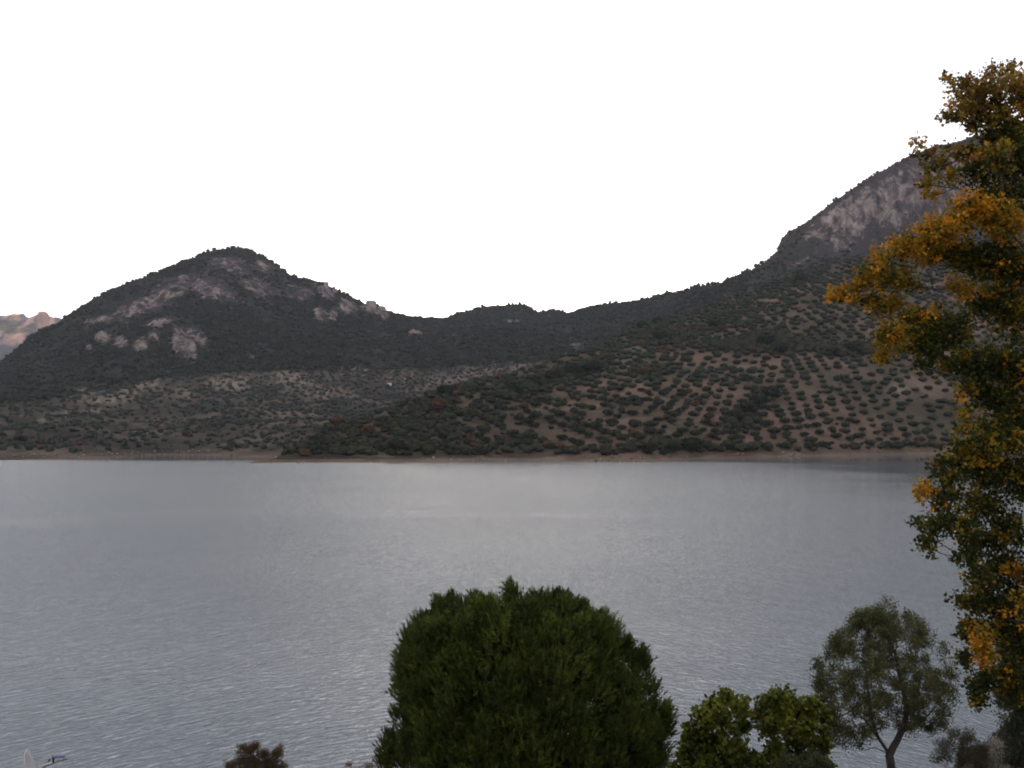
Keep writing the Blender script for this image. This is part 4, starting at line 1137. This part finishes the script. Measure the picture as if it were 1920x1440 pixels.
shrub("low_evergreen_bush", "low dark evergreen bush filling the gap under the broad-leaved tree", 1510, 16.0, 1418, 60, 50, [(0.030, 0.037, 0.012), (0.048, 0.054, 0.018)], 36, .05, .4, den=1.2, Rk=(16, 26))
# dry grass and low plants on the near bank
n_ = 9000
gx = rng.uniform(8, 26, n_); gy = rng.uniform(24, 36, n_); gz = bank_z(gx, gy)
ok = gz > .3; gx, gy, gz = gx[ok], gy[ok], gz[ok]; n_ = len(gx)
C_ = np.stack([gx, gy, gz + .06], -1); D_ = rng.normal(0, .35, (n_, 3)) + np.array([0, 0, 1.0])
cl = mixc(np.array([0.075, 0.045, 0.034]) * np.ones((n_, 3)), np.array([0.05, 0.05, 0.025]), rng.random(n_))
tag(link("bank_grass", leaves_mesh("bank_grass", C_, D_, rng.uniform(.12, .3, n_), np.full(n_, .02), cl, M_leaf)), kind="stuff")

# ------------------------------------------------------------------ satellite dish at the lower left
M_dish = mat_simple("dish_paint", (0.42, 0.40, 0.41), 0.45, 0.05, 4)
M_lnb = mat_simple("blue_plastic", (0.10, 0.10, 0.22), 0.4, 0.1, 20)
M_metal = mat_simple("dull_metal", (0.09, 0.08, 0.08), 0.5, 0.2, 20, metal=0.6)
DY = 11.0
dc = P(48, 1468, DY)
dish = empty("satellite_dish", np.array([dc[0] - .1, DY, float(bank_z(np.array([dc[0]]), np.array([DY]))[0])]))
tag(dish, "edge-on white satellite dish with a blue feed horn in the bottom left corner", "satellite dish")
# reflector: shallow paraboloid, axis to the right and slightly up
ax = Vector((0.92, 0.30, 0.22)).normalized()
upv = (Vector((0, 0, 1)) - ax * ax.z).normalized(); sv = ax.cross(upv)
V = []; Fq = []
RN, AN = 8, 36
ctr = Vector(rel(dc, dish))
for sgn in (0, 1):
    for i in range(RN + 1):
        rr = i / RN
        for a in range(AN):
            t = 2 * math.pi * a / AN
            p_ = ctr + upv * (math.cos(t) * rr * .34) + sv * (math.sin(t) * rr * .30) + ax * (0.075 * rr * rr - (0.006 if sgn else 0))
            V.append(p_[:])
    o0 = sgn * (RN + 1) * AN
    for i in range(RN):
        for a in range(AN):
            b = (a + 1) % AN
            Fq.append((o0 + i * AN + a, o0 + i * AN + b, o0 + (i + 1) * AN + b, o0 + (i + 1) * AN + a))
o0, o1 = RN * AN, (RN + 1) * AN + RN * AN
for a in range(AN):
    b = (a + 1) % AN
    Fq.append((o0 + a, o0 + b, o1 + b, o1 + a))
link("reflector", mesh_np("reflector", V, Fq, 4, M_dish, smooth=True), dish)
w = Wood(); foot_ = np.array(ctr - upv * .34 + ax * .07)
lnb_a = rel(P(99, 1419, DY), dish); lnb_b = rel(P(121, 1418, DY), dish)
w.tube([foot_, rel(P(70, 1452, DY), dish), rel(P(100, 1431, DY), dish), rel(P(125, 1423, DY), dish)], .010, .005, sides=6); w.build("feed_arm", M_metal, dish)
w = Wood(); w.tube([lnb_a, lnb_b], .016, .013, sides=12); w.tube([lnb_a - (lnb_b - lnb_a) * .05, lnb_a], .001, .02, sides=12); w.tube([lnb_b, lnb_b + (lnb_b - lnb_a) * .04], .015, .001, sides=12)
lo = w.build("feed_horn", M_lnb, dish)
w = Wood(); w.tube([rel(P(100, 1421, DY), dish), rel(P(100, 1431, DY), dish)], .014, .010, sides=8); w.tube([rel(P(94, 1424, DY), dish), rel(P(90, 1428, DY), dish)], .010, .008, sides=8); w.build("bracket", M_metal, dish)
w = Wood(); w.tube([np.array([-.05, 0, -.4]), np.array(ctr - ax * .12)], .025, .025, sides=10); w.tube([np.array(ctr - ax * .14), np.array(ctr)], .03, .05, sides=8); w.build("mast", M_metal, dish)

# ------------------------------------------------------------------ evening haze over the valley
HAZE = 0.00005
if HAZE:
    hz = mesh_np("haze", [(x, y, z) for z in (-8.0, 1000.0) for (x, y) in ((-2600, -80), (4300, -80), (4300, 5300), (-2600, 5300))],
                 [(3, 2, 1, 0), (4, 5, 6, 7), (0, 1, 5, 4), (1, 2, 6, 5), (2, 3, 7, 6), (3, 0, 4, 7)], 4)
    m, nt, out = new_mat("haze_air")
    pv = N(nt, "ShaderNodeVolumePrincipled"); pv.inputs["Color"].default_value = (0.72, 0.72, 0.85, 1); pv.inputs["Density"].default_value = HAZE; pv.inputs["Anisotropy"].default_value = 0.2
    nt.links.new(pv.outputs[0], out.inputs["Volume"])
    hz.materials.append(m)
    tag(link("haze", hz), kind="stuff")
